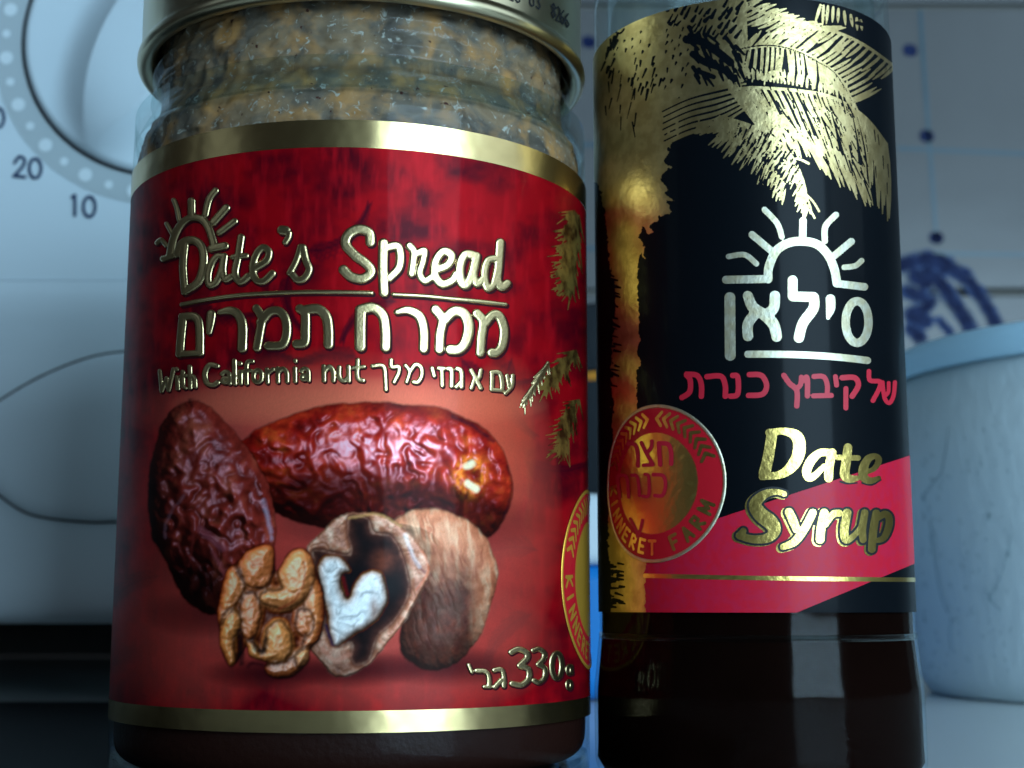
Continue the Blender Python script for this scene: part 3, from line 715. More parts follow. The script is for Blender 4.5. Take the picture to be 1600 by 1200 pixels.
OUT = zp(o7, [(85, 600), (120, 420), (155, 310), (240, 240), (300, 168), (420, 132), (485, 165), (500, 320), (575, 200), (650, 160), (725, 190), (772, 290), (838, 520), (812, 770), (735, 870), (722, 955), (612, 1055), (500, 1070), (430, 1040), (412, 985), (420, 955), (312, 918), (290, 850), (262, 900), (215, 968), (165, 980), (105, 850), (98, 740)])
def fl_(x, y, d):
    wx, wy = 6*(fbm(x/10, y/10, 3, 51)-.5), 6*(fbm(x/10+4, y/10, 3, 55)-.5)
    E = np.zeros(x.shape); k_ = .45; up = np.zeros(x.shape); B = np.ones(x.shape+(3,))*lin((150, 76, 36)); best = np.zeros(x.shape)
    for top, R, c, P in LUMP[1:]:
        di = -poly_sdf(smooth_poly(zp(o7, P)), x+wx, y+wy)
        h = top*np.clip(.5+di/R*.9, 0, 1.15)**.7
        E = E+np.exp(k_*h)-1
        m_ = h > best; B = np.where(m_[..., None], .35*lin(c)+.65*lin((226, 158, 108)), B); best = np.maximum(best, h)
    crev = np.zeros(x.shape)
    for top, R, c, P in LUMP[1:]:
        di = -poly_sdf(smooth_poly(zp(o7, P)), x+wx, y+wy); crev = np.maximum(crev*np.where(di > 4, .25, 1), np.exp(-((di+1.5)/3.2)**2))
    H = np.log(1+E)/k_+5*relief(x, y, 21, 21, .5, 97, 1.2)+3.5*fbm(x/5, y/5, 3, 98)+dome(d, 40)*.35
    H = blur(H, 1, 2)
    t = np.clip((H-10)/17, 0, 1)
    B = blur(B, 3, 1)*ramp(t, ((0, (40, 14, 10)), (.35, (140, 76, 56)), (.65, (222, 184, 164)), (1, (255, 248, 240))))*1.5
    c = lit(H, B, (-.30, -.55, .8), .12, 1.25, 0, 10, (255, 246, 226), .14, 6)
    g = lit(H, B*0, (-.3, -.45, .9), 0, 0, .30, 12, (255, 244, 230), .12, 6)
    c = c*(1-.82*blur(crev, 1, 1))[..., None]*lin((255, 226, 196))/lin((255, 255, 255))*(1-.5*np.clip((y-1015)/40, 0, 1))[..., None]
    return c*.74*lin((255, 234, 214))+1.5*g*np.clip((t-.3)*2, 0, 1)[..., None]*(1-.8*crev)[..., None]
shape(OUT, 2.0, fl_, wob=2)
for P, r, c, al in (([(430, 790), (405, 880), (360, 865), (330, 790)], 20, (12, 8, 14), .85), ([(245, 730), (255, 850), (255, 960)], 22, (22, 10, 14), .75), ([(480, 300), (440, 430), (360, 435)], 10, (30, 8, 12), .75), ([(690, 260), (690, 380), (620, 525), (520, 582)], 7, (150, 16, 12), .6), ([(300, 985), (330, 960), (400, 975)], 16, (60, 10, 16), .9)):
    brush(zp(o7, P), r/4.444*.85, c, 2.2, al, .3)
# print softness and halftone grain over the picture
pic = (slice(int(600-CY0), int(1095-CY0)), slice(int(215-CX0), int(830-CX0)))
g_ = CAN[pic]; CAN[pic] = np.clip(g_*.55+blur(g_, 1, 1)*.45, 0, 1.1)*(1+.16*(rng.random(g_.shape[:2])-.5))[..., None]

def sample(px, py, front):
    x = np.clip(px-CX0, 0, CAN.shape[1]-1.01); y = np.clip(py-CY0, 0, CAN.shape[0]-1.01)
    xi, yi = x.astype(int), y.astype(int); fx, fy = (x-xi)[:, None], (y-yi)[:, None]
    c = (CAN[yi, xi]*(1-fx)+CAN[yi, xi+1]*fx)*(1-fy)+(CAN[yi+1, xi]*(1-fx)+CAN[yi+1, xi+1]*fx)*fy
    return np.where(front[:, None], c, lin((186, 12, 28)))
def axis(a, b, c, d, fine, coarse):
    return np.concatenate([np.arange(a, b, coarse), np.arange(b, c, fine), np.arange(c, d, coarse), [d]])
zT, zG, zB, zGB = .0598+CZ, .0636+CZ, -.0130+CZ, -.0157+CZ
c_ = [JS.un(*p) for p in ((225, 640), (225, 1085), (835, 640), (835, 1085), (530, 625), (530, 1090))]
sa, sb = min(q[0] for q in c_), max(q[0] for q in c_); za, zb_ = min(q[1] for q in c_), max(q[1] for q in c_)
sv = axis(-2.96*JR, sa, sb, 2.96*JR, 1.3e-4, 4.5e-4); zv = axis(zB, max(za, zB+.001), zb_, zT, 1.3e-4, 3.5e-4)
S2, Z2 = np.meshgrid(sv, zv, indexing='ij')
P2 = JS.pt(S2, Z2, 0).reshape(-1, 3); pxx, pyy = proj(P2)
ang = S2.ravel()/JS.R; base_ang = math.atan2(-JX, JY)
front = np.abs(ang-base_ang) < math.radians(80.5)
idx = np.arange(S2.size).reshape(S2.shape)
Q = np.stack([idx[:-1, :-1], idx[1:, :-1], idx[1:, 1:], idx[:-1, 1:]], -1).reshape(-1, 4)
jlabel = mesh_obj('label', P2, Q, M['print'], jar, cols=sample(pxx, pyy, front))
jlabel['label'] = 'red wrap label with gold lettering, dates and walnuts'
def band(name, surf, s0, s1, z0, z1, m, parent, h0=3e-5, n=240, wob=0):
    s = np.linspace(s0, s1, n); zz = np.linspace(z0, z1, 5)
    S, Z = np.meshgrid(s, zz, indexing='ij')
    if wob: Z = Z+wob*(fbm(S*2500, Z*0, 2, 3)-.5)
    idx = np.arange(S.size).reshape(S.shape)
    return mesh_obj(name, surf.pt(S, Z, h0).reshape(-1, 3), np.stack([idx[:-1, :-1], idx[1:, :-1], idx[1:, 1:], idx[:-1, 1:]], -1).reshape(-1, 4), m, parent)
band('gold_band', JS, -2.96*JR, 2.96*JR, zT, zG, M['foil'], jlabel)
band('gold_band', JS, -2.96*JR, 2.96*JR, zGB, zB, M['foil'], jlabel)

EMB = dict(h0=5e-5, H=1.9e-4, bev=4.2, cell=8e-5)
o2 = (180, 280, 3.333); o3 = (500, 280, 3.157)
sun = zs(*o2, [(16, [(285, 398), (300, 320), (330, 252), (370, 212), (410, 200), (455, 212), (485, 252), (505, 310), (518, 358)]), (17, [(500, 362), (570, 346)]), (13, [(250, 415), (305, 398)]),
               (8, [(305, 108), (320, 150), (332, 212)]), (15, [(397, 112), (397, 180)]), (13, [(522, 58), (488, 105), (468, 185)]), (16, [(578, 148), (510, 225)]), (13, [(622, 218), (542, 278)]), (8, [(268, 232), (300, 290)]), (9, [(218, 332), (240, 316), (266, 345)])])
stroke_stamp(JS, 'sun_emblem', sun, M['emboss'], jlabel, grow=1.0, **EMB)
dates = zs(*o2, [(13, [(362, 335), (352, 450), (362, 588)]), (15, [(325, 388), (350, 332), (400, 316), (442, 340), (460, 400), (453, 480), (428, 540), (372, 580)]),
                 (11, [(562, 402), (530, 402), (500, 440), (484, 500), (490, 552), (522, 540), (550, 480), (565, 408)]), (12, [(568, 400), (560, 470), (572, 522), (602, 508)]),
                 (13, [(655, 302), (640, 400), (624, 490), (650, 535), (692, 505)]), (9, [(612, 405), (682, 398)]),
                 (13, [(730, 462), (786, 425), (800, 378), (770, 355), (735, 390), (715, 460), (730, 520), (770, 532), (818, 490)]),
                 (20, [(868, 265), (888, 268)]), (10, [(905, 280), (902, 300), (885, 328)]),
                 (11, [(908, 488), (942, 425), (965, 352)]), (13, [(978, 355), (992, 420), (1010, 470), (985, 515), (950, 525), (925, 498)])])
stroke_stamp(JS, 'lettering', dates, M['emboss'], jlabel, grow=1.7, **EMB)
spread = zs(*o3, [(19, [(248, 310), (240, 262), (190, 246), (142, 270), (126, 320), (170, 372), (232, 420), (250, 460), (208, 490), (152, 480), (115, 446)]),
                  (20, [(312, 315), (310, 440), (315, 558)]), (17, [(330, 335), (380, 330), (395, 382), (385, 440), (342, 485)]),
                  (15, [(440, 328), (462, 365), (450, 465)]), (14, [(462, 375), (512, 352), (505, 410), (490, 465), (515, 500), (550, 482)]),
                  (17, [(575, 445), (630, 422), (648, 378), (610, 355), (572, 400), (565, 470), (600, 515), (650, 500), (672, 470)]),
                  (18, [(762, 378), (715, 372), (690, 430), (694, 500), (722, 520), (752, 460), (770, 380)]), (14, [(772, 378), (756, 470), (775, 516), (802, 490)]),
                  (17, [(888, 312), (880, 430), (875, 500), (898, 532), (922, 515)]), (14, [(866, 392), (826, 402), (810, 470), (824, 535), (855, 520), (876, 440)])])
stroke_stamp(JS, 'lettering', spread, M['emboss'], jlabel, grow=1.7, **EMB)
rule = zs(*o2, [(12, [(348, 653), (450, 632), (640, 605), (850, 592), (1000, 588), (1150, 588), (1335, 592)])])
rule2 = zs(*o3, [(11, [(360, 568), (500, 575), (640, 588), (780, 602), (915, 618)])])
stroke_stamp(JS, 'underline', rule, M['emboss'], jlabel, **EMB); stroke_stamp(JS, 'underline', rule2, M['emboss'], jlabel, **EMB)
heb1 = zs(*o2, [(15, [(352, 722), (342, 820), (335, 912)]), (15, [(350, 716), (415, 716), (438, 765), (440, 905)]), (12, [(335, 912), (440, 905)]), [(500, 702, 17), (494, 750, 15), (488, 798, 8)],
                [(545, 692, 9), (600, 684, 16), (640, 706, 18), (662, 765, 19), (660, 880, 19)],
                (16, [(735, 672), (762, 722), (752, 800), (738, 878)]), (18, [(757, 745), (800, 694), (850, 686), (885, 725), (893, 800), (868, 862), (798, 868)]),
                (19, [(962, 674), (988, 700), (990, 790), (985, 850), (945, 858)]), (21, [(985, 682), (1055, 676), (1098, 715), (1110, 790), (1110, 860)])], fat=1.0)
heb2 = zs(*o3, [(23, [(200, 645), (198, 740), (198, 825)]), (21, [(210, 640), (262, 634), (308, 672), (322, 750), (322, 828)]), [(378, 655, 10), (432, 646, 17), (488, 675, 20), (510, 745, 20), (510, 835, 20)],
                (20, [(568, 642), (603, 692), (592, 760), (588, 838)]), (22, [(612, 695), (660, 652), (710, 665), (732, 725), (718, 800), (685, 838), (642, 840)]),
                (18, [(773, 662), (803, 702), (795, 780), (790, 855)]), (18, [(812, 712), (850, 670), (884, 676), (907, 742), (898, 820), (870, 855), (846, 855)])])
stroke_stamp(JS, 'lettering', heb1, M['emboss'], jlabel, grow=1.7, **EMB); stroke_stamp(JS, 'lettering', heb2, M['emboss'], jlabel, grow=1.7, **EMB)
SM = dict(h0=5e-5, H=1.3e-4, bev=2.4, cell=8e-5)
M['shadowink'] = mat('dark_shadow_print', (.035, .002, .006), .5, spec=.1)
wc = zs(*o2, [(7, [(232, 998), (242, 1105)]), (7, [(242, 1105), (268, 1035)]), (7, [(268, 1035), (278, 1100)]), (7, [(278, 1100), (304, 988)]), (8, [(322, 1030), (326, 1092)]), (8, [(320, 988), (321, 990)]), (8, [(352, 1002), (352, 1070), (364, 1088)]), (6, [(338, 1028), (372, 1022)]), (8, [(388, 975), (390, 1088)]), (8, [(390, 1045), (404, 1026), (414, 1045), (416, 1082)]),
              (11, [(528, 972), (490, 968), (466, 1012), (478, 1062), (512, 1072), (532, 1058)]), (9, [(556, 1014), (574, 1002), (593, 1016), (595, 1064)]), ell(573, 1048, 15, 13, 8), (10, [(620, 945), (622, 1064)]), (10, [(651, 1002), (652, 1062)]), (9, [(650, 958), (651, 960)]), (9, [(714, 948), (692, 950), (683, 975), (684, 1064)]), (7, [(664, 1000), (708, 996)]), ell(741, 1026, 22, 32, 9), (9, [(790, 990), (792, 1058)]), (9, [(792, 1012), (822, 990)]), (9, [(846, 985), (847, 1055)]), (9, [(847, 1008), (872, 986), (893, 1008), (895, 1053)]), (9, [(936, 985), (937, 1053)]), (9, [(937, 945), (938, 947)]), (9, [(968, 998), (986, 986), (1005, 1000), (1007, 1048)]), ell(985, 1032, 15, 13, 8),
              (10, [(1086, 975), (1087, 1048)]), (10, [(1087, 1000), (1114, 976), (1134, 1000), (1136, 1048)]), (10, [(1166, 980), (1167, 1030), (1190, 1050), (1214, 1030)]), (10, [(1214, 976), (1216, 1050)]), (10, [(1262, 942), (1261, 1032), (1290, 1048)]), (8, [(1236, 982), (1296, 976)])])
stroke_stamp(JS, 'lettering', wc, M['emboss'], jlabel, grow=.8, **SM)
wh = zs(*o3, [(9, [(258, 922), (300, 918), (318, 940), (324, 1038)]), (9, [(350, 892), (352, 925), (386, 925), (386, 955), (364, 1000)]), (8, [(420, 918), (440, 950), (426, 1000)]), (9, [(442, 950), (470, 914), (498, 930), (500, 970), (482, 1000), (460, 1000)]), (9, [(552, 932), (562, 970)]), (9, [(584, 932), (612, 934)]), (9, [(600, 935), (602, 1018)]), (10, [(632, 934), (648, 944), (648, 1020)]), (10, [(676, 934), (696, 950), (698, 1024)]), (9, [(694, 1000), (672, 1024)]),
              (9, [(745, 942), (792, 1030)]), (9, [(792, 942), (784, 978), (770, 985)]), (9, [(762, 985), (746, 1030)]), (9, [(848, 955), (846, 1036)]), (9, [(846, 952), (884, 955), (897, 1000), (897, 1040)]), (8, [(846, 1038), (897, 1042)]), (8, [(922, 968), (932, 1020)]), (8, [(950, 968), (946, 1020), (915, 1056)])])
stroke_stamp(JS, 'lettering', wh, M['emboss'], jlabel, grow=.8, **SM)
wt = zs(480, 600, 2.0, [(5.5, [(504, 878), (513, 900)]), (6.5, [(528, 896), (556, 898), (567, 916), (567, 944)]), (5, [(552, 946), (570, 946)]), (6.5, [(584, 894), (606, 892), (614, 916), (614, 944)]), (6.5, [(606, 925), (586, 946)]),
              (8, [(637, 838), (660, 828), (684, 838), (687, 856), (664, 880)]), (8, [(664, 880), (690, 890), (692, 920), (670, 940), (640, 936)]), (6.5, [(706, 832), (724, 827), (741, 842), (737, 860), (722, 876)]), (6.5, [(722, 876), (742, 888), (742, 915), (725, 932), (708, 926)]), ell(780, 880, 16, 40, 6.5), ell(819, 893, 7, 14, 3.4), ell(819, 940, 7, 14, 3.4), (3.4, [(826, 880), (828, 905)])])
stroke_stamp(JS, 'weight_lettering', wt, M['emboss'], jlabel, grow=.7, h0=5e-5, H=1.6e-4, bev=3, cell=8e-5)
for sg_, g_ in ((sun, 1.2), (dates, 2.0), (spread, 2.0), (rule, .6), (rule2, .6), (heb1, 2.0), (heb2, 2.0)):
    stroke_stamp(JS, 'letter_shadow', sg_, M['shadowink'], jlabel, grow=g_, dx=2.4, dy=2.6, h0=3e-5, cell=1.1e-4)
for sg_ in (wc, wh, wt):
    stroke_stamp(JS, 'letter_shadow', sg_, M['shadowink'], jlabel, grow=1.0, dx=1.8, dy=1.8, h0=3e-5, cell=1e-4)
# gold palm tips near the label's right edge
pm = []
def tuft(cx, cy, n, a0, a1, L0, L1, r, out):
    for k in range(n):
        a = math.radians(a0+(a1-a0)*k/max(n-1, 1)+rng.normal()*4); l = L0+(L1-L0)*rng.random()
        out.append((cx, cy, r, cx+l*math.cos(a), cy+l*math.sin(a)*1.0, r*.35))
for t in np.linspace(0, 1, 34):
    tuft(903-10*t+3*rng.normal(), 330+120*t, 5, 80, 170, 16, 40-10*abs(t-.5), 1.9, pm)
for t in np.linspace(0, 1, 22):
    tuft(900-42*t+3*rng.normal(), 548+55*t, 5, 70, 170, 10, 30, 1.7, pm)
for t in np.linspace(0, 1, 20):
    tuft(902-24*t+3*rng.normal(), 625+80*t, 5, 80, 170, 12, 34, 1.5, pm)
stroke_stamp(JS, 'palm_print', pm, M['oldgold'], jlabel, h0=3e-5, cell=9e-5)
pm2 = []
for t in np.linspace(0, 1, 16):
    tuft(856-36*t, 566+58*t, 4, 85, 130, 8, 24, 2.2, pm2)
stroke_stamp(JS, 'palm_print', pm2, M['emboss'], jlabel, h0=4e-5, H=1.6e-4, bev=2.2, cell=9e-5)

# ------------------------------------------------------------------ round seal, for either label
GLY = {'K': [[(0, 0), (0, 1)], [(.6, 1), (0, .45), (.65, 0)]], 'I': [[(.3, 0), (.3, 1)]], 'N': [[(0, 0), (0, 1), (.6, 0), (.6, 1)]], 'E': [[(.55, 1), (0, 1), (0, 0), (.55, 0)], [(0, .5), (.45, .5)]], 'R': [[(0, 0), (0, 1), (.5, .95), (.5, .55), (0, .5), (.6, 0)]], 'T': [[(0, 1), (.65, 1)], [(.32, 1), (.32, 0)]],
       'F': [[(0, 0), (0, 1), (.6, 1)], [(0, .5), (.45, .5)]], 'A': [[(0, 0), (.32, 1), (.65, 0)], [(.12, .36), (.52, .36)]], 'M': [[(0, 0), (.05, 1), (.4, .25), (.75, 1), (.8, 0)]]}
def seal(surf, s0, z0, R, lab, red, gold, textm, disc, scale=1.0):
    """R in mm on the label"""
    U = lambda s, z: ((s-s0)*1e3, (z-z0)*1e3)
    sb = (s0-R*1.05e-3, z0-R*1.05e-3, s0+R*1.05e-3, z0+R*1.05e-3)
    rad = lambda s, z: np.hypot(*U(s, z))
    stamp(surf, 'seal_rim', lambda x, y, s, z: (np.abs(rad(s, z)-R*.98)-R*.022)*10, None, gold, lab, h0=1.1e-4, H=1.2e-4, bev=3, cell=1.1e-4, sbox=sb)
    stamp(surf, 'seal_ring', lambda x, y, s, z: (np.abs(rad(s, z)-R*.80)-R*.162)*10, None, red, lab, h0=9e-5, cell=1.3e-4, sbox=sb)
    stamp(surf, 'seal_disc', lambda x, y, s, z: (rad(s, z)-R*.645)*10, None, disc, lab, h0=9e-5, cell=1.5e-4, sbox=sb)
    segs = []
    def put(word, a0, a1, rad_, hgt, wd, r):
        for k, ch in enumerate(word):
            a = math.radians(a0+(a1-a0)*k/max(len(word)-1, 1))
            ux, uz = -math.sin(a), math.cos(a)               # reading direction, counter-clockwise along the bottom
            vx, vz = -math.cos(a), -math.sin(a)              # letter tops towards the centre
            cx, cz = rad_*math.cos(a), rad_*math.sin(a)
            for st in GLY[ch]:
                q = [(cx+ux*(p[0]-.33)*wd+vx*(p[1]-.5)*hgt, cz+uz*(p[0]-.33)*wd+vz*(p[1]-.5)*hgt) for p in st]
                for b, c in zip(q[:-1], q[1:]): segs.append((b[0]*10, b[1]*10, r*10, c[0]*10, c[1]*10, r*10))
    put('KINNERET', 183, 268, R*.81, R*.165, R*.155, R*.019)
    put('FARM', 293, 335, R*.81, R*.165, R*.155, R*.021)
    for sg in (1, -1):
        for k in range(9):
            a = math.radians(90+sg*(8+7.6*k)); c0 = (R*.82*math.cos(a), R*.82*math.sin(a))
            tx, tz = sg*math.sin(a), -sg*math.cos(a)         # towards the top of the ring
            nx_, nz_ = math.cos(a), math.sin(a)
            for w in (1, -1):
                p = (c0[0]+tx*R*.04, c0[1]+tz*R*.04); q = (c0[0]-tx*R*.035+nx_*w*R*.085, c0[1]-tz*R*.035+nz_*w*R*.085)
                segs.append((p[0]*10, p[1]*10, R*.024*10, q[0]*10, q[1]*10, R*.020*10))
    f = seg_field(segs)
    stamp(surf, 'seal_lettering', lambda x, y, s, z: f((s-s0)*1e4, (z-z0)*1e4), None, textm, lab, h0=1.3e-4, cell=7e-5, sbox=sb)

e_s, e_z = JS.un(876, 902)
M['sealyellow'] = mat('yellow_gold_print', (.80, .42, .05), .4, metal=.6)
seal(JS, e_s+.0130, e_z, 13.0, jlabel, M['labelred'], M['sealyellow'], M['sealyellow'], M['sealyellow'])

# ------------------------------------------------------------------ the bottle
BX, BY, BR = .0361, .2115, .0231
bot = thing('glass_bottle', (BX, BY, 0), 'clear glass bottle of dark date syrup with a black and gold label', 'bottle')
BO = -.025
outer = [(0, BO+.003), (.017, BO+.002), (.0205, BO), (.0228, BO+.0006), (.0238, BO+.0024), (.0239, BO+.005), (.0239, -.0125), (.0237, -.0100), (.0234, -.0070), (.02315, -.0040), (.0230, -.001), (.0230, .04), (.0230, .089), (.0229, .095), (.0224, .106), (.0205, .119), (.0168, .131), (.0136, .141), (.0125, .150), (.0125, .172), (.0115, .173)]
inner = [(.0104, .172), (.0104, .151), (.0115, .141), (.0148, .131), (.0184, .1185), (.0202, .106), (.0208, .095), (.0209, .0900), (.0212, .0700)]
op = np.array(spline([(a, b, 0) for a, b in outer+inner], 4))[:, :2]; op[:, 0] = np.maximum(op[:, 0], 0)
lathe('glass_body', op, BX, BY, M['glass'], bot, n=160)
syr = [(0, BO+.0033), (.0165, BO+.0026), (.0203, BO+.0008), (.0224, BO+.0012), (.0235, BO+.0030), (.0234, BO+.005), (.0234, -.0125), (.0232, -.0100), (.0229, -.0070), (.02265, -.0040), (.0225, .02), (.0225, .0695), (.0220, .0690), (.020, .0688), (0, .0688)]
lathe('syrup', syr, BX, BY, M['syrup'], bot)
lathe('cap', [(0, .176), (.0128, .176), (.0138, .175), (.0140, .173), (.0140, .158), (.0137, .157), (.0126, .157), (.0126, .1735), (0, .1738)], BX, BY, M['capred'], bot)
BS = Cyl(BX, BY, BR+.00010)
zb0, zb1 = -.0010+CZ, .0853+CZ
sL, sR = -2.0*BR, 1.42*BR
S2, Z2 = np.meshgrid(np.linspace(sL, sR, 220), np.linspace(zb0, zb1, 90), indexing='ij')
idx = np.arange(S2.size).reshape(S2.shape)
blabel = mesh_obj('label', BS.pt(S2, Z2, 0).reshape(-1, 3), np.stack([idx[:-1, :-1], idx[1:, :-1], idx[1:, 1:], idx[:-1, 1:]], -1).reshape(-1, 4), M['labelblack'], bot)
blabel['label'] = 'black wrap label with gold palm fronds and a red corner'
def inlab(f, s, z): return np.maximum(f, np.maximum(np.maximum(zb0-z, z-zb1), np.maximum(sL-s, s-sR))*1.2e4)

# red corner panel and its gold rule
PK = [(1006, 848), (1424, 711), (1470, 694), (1470, 862), (1428, 881), (1240, 959), (1006, 985)]
stamp(BS, 'red_panel', lambda x, y, s, z: inlab(poly_sdf(PK, x, y), s, z), (1000, 690, 1428, 985), M['labelpink'], blabel, h0=4e-5, cell=1.6e-4)
gl = seg_field(zs(0, 0, 1, [(3.4, [(1008, 899.5), (1120, 902), (1240, 904), (1340, 905), (1445, 906)])]))
stamp(BS, 'gold_rule', lambda x, y, s, z: inlab(gl(x, y), s, z), (1000, 890, 1430, 916), M['gold'], blabel, h0=7e-5, cell=1e-4)

# palm trunk and fronds in gold foil, engraved with black; dark reflections in the foil are cut in too
o4 = (1030, 100, 4.324)
trunk = [(900, 20), (1036, 0), (1036, 205), (1034, 218), (1046, 226), (1044, 240), (1034, 252), (1050, 262), (1036, 272), (1034, 284), (1044, 296), (1040, 304), (1054, 311), (1042, 316), (1050, 330), (1042, 338), (1030, 336), (1026, 346), (1014, 350), (1020, 362), (1013, 368), (1004, 352), (998, 368), (1006, 385), (1008, 404), (1002, 396), (996, 412), (998, 440), (995, 460), (998, 486), (996, 510), (1000, 530), (995, 548), (1001, 563), (994, 580), (995, 610), (992, 640), (1000, 700), (1008, 880), (1006, 900), (1009, 930), (1007, 985), (952, 985), (956, 900), (950, 850), (958, 700), (955, 560), (962, 470), (954, 420), (948, 360), (940, 300), (900, 240)]
mass = [(1030, -30), (1165, -30), (1168, 60), (1160, 128), (1110, 138), (1060, 152), (1030, 172)]
add, cut = [], []
def dash(out, x, y, a, L, r, j=.12):
    a = a+rng.normal()*j; dx, dy = L/2*math.cos(a), L/2*math.sin(a)
    out.append((x-dx, y-dy, r, x+dx, y+dy, r*.55))
def field(out, P, ang, n, L, r, minD=6.0):
    P = np.array(P, float); got = []; tries = 0
    while len(got) < n and tries < n*40:
        tries += 1
        x = rng.uniform(P[:, 0].min(), P[:, 0].max()); y = rng.uniform(P[:, 1].min(), P[:, 1].max())
        if poly_sdf(P, np.array([x]), np.array([y]))[0] > 0: continue
        if any(abs(x-g[0])+abs(y-g[1]) < minD for g in got): continue
        got.append((x, y)); a = ang(x, y) if callable(ang) else ang
        dash(out, x, y, math.radians(a), L*(.6+.8*rng.random()), r*(.7+.6*rng.random()))
def leaf(x, y, a, L, r, bend=0.0, gap=.45):
    """one leaflet: tapered, sometimes broken by the engraver's line"""
    n = 4; q = [(x, y)]
    for k in range(n):
        a += bend/n; x += L/n*math.cos(a); y += L/n*math.sin(a); q.append((x, y))
    w = [r*.75, r*1.0, r*1.0, r*.8, r*.3]
    for k in range(n): add.append((*q[k], w[k], *q[k+1], w[k+1]))
    if rng.random() < gap:
        k = rng.integers(0, n-1); t0, t1 = .1, .5+.4*rng.random(); u, v = np.array(q[k]), np.array(q[k+1]); sh = np.array([-(v-u)[1], (v-u)[0]])/np.linalg.norm(v-u)*r*.25
        a_, b_ = u+(v-u)*t0+sh, u+(v-u)*t1+sh; cut.append((*a_, .9, *b_, .5))
def frond(sp, n, L0, L1, a0, a1, r, bend=0.0, spine=2.2, gap=.45, jit=3):
    q = np.array(spline([(p[0], p[1], 0) for p in sp], 12))[:, :2]
    for u, v in zip(q[:-1], q[1:]):
        if spine: add.append((*u, spine, *v, spine))
    for t in np.linspace(0, 1, n):
        f = t*(len(q)-1); k = min(int(f), len(q)-2); p = q[k]+(q[k+1]-q[k])*(f-k)
        leaf(p[0], p[1], math.radians(a0+(a1-a0)*t+rng.normal()*jit), (L0+(L1-L0)*t)*(.82+.3*rng.random()), r, bend, gap)
SA = [(1150, 4), (1200, 22), (1245, 40), (1300, 48), (1350, 70), (1398, 104)]
SB = [(1150, 80), (1200, 71), (1245, 79), (1285, 99), (1315, 126), (1332, 160)]
SCp = [(1140, 140), (1180, 137), (1250, 142), (1300, 152), (1350, 182), (1385, 225)]
SD = [(1126, 182), (1188, 203), (1238, 246), (1262, 316)]
frond(SA, 30, 40, 34, 150, 128, 2.5, .25)
frond(SA[:4], 20, 26, 22, -38, -25, 2.3, .3)
frond([(1282, 8), (1310, 14), (1345, 32)], 9, 30, 16, 100, 84, 2.4, 0, 0)
frond(SB, 31, 60, 40, 96, 62, 2.5, .15)
frond(SB, 26, 34, 46, -42, -18, 2.4, -.2)
frond([(1150, 118), (1200, 126), (1250, 134), (1320, 150)], 26, 16, 22, -100, -80, 2.2, 0, 0, .2)
frond(SCp, 34, 96, 130, 50, 84, 3.0, .16, 2.4, .8, 2)
frond([(1175, 150), (1235, 190), (1290, 225), (1345, 260)], 24, 60, 76, 52, 70, 2.8, .1, 0, .8, 2)
frond([(1150, 150), (1190, 176), (1235, 206)], 16, 52, 44, 40, 58, 2.6, .2, 0, .6, 3)
frond(SD, 32, 46, 30, 142, 96, 2.8, .25, 2.2, .9, 3)
frond(SD, 24, 44, 22, 40, 66, 2.6, .3, 0, .6, 3)
frond([(1140, 198), (1186, 236), (1226, 288)], 20, 46, 30, 132, 96, 2.6, .1, 0, .9, 3)
field(cut, [(1150, 192), (1200, 205), (1245, 250), (1262, 305), (1200, 300), (1150, 235)], 118, 64, 14, 1.6, 7)
field(cut, [(1200, 150), (1330, 160), (1370, 320), (1300, 265)], 66, 46, 24, 1.3, 9)
for k in range(9):                                           # long streaks sweeping left to the trunk
    y0 = 122+9.5*k; add += zs(0, 0, 1, [[(1165, y0-4-3*k, 1.4), (1120, y0-2, 2.8), (1075, y0+10, 3.2), (1028, y0+32, 3.0)]])
add += zs(*o4, [(8, [(860, 670), (930, 640), (1010, 672)]), (8, [(1060, 620), (1100, 690), (1132, 745)]), (7, [(980, 870), (1040, 930), (1080, 995)]), (7, [(1015, 975), (1050, 1040)]), (9, [(120, 380), (122, 470)]), (8, [(65, 455), (62, 488)]), (4, [(270, 380), (240, 470)])])
cut += zs(920, 0, 3.077, [(20, [(470, 190), (540, 200), (620, 250), (680, 300)]), (17, [(500, 260), (560, 300), (640, 330), (700, 380)]), (12, [(520, 340), (600, 370)]), (9, [(1290, 110), (1340, 125), (1400, 150), (1430, 200)]), (3, [(700, 245), (780, 225), (870, 218), (960, 233), (1050, 268), (1120, 308)]), (2.6, [(1120, 308), (1180, 348), (1230, 420)]), (5, [(120, 150), (150, 160), (170, 140)]), (6, [(105, 240), (125, 200), (140, 160)]), (4, [(110, 400), (120, 330)])])
field(cut, [(1040, 30), (1080, 40), (1075, 130), (1036, 150)], 110, 26, 5, 1.8, 9)
field(cut, [(1040, 10), (1160, 2), (1160, 60), (1090, 55), (1040, 40)], -55, 42, 11, 2.8, 8)
field(cut, [(1080, 50), (1160, 70), (1165, 130), (1090, 130)], 60, 44, 14, 3.0, 8)
field(cut, [(955, 60), (1030, 40), (1030, 140), (960, 120)], 115, 18, 4, 1.7, 12)
field(cut, [(990, 90), (1035, 90), (1035, 150), (985, 150)], 105, 16, 12, 2.0, 9)
field(cut, [(940, 110), (1000, 130), (1000, 205), (940, 210)], 95, 12, 20, 1.2, 13)
field(cut, [(946, 40), (965, 60), (955, 120), (940, 110)], 100, 10, 14, 2.6, 7)
field(cut, [(940, 420), (968, 420), (966, 620), (940, 620)], 20, 46, 10, 2.4, 6)
field(cut, [(945, 880), (975, 880), (972, 955), (945, 955)], 5, 26, 9, 2.8, 6)
field(cut, [(1170, 80), (1330, 150), (1360, 260), (1200, 250)], 70, 60, 6, 1.3, 10)
fa, fcut = seg_field(add), seg_field(cut)
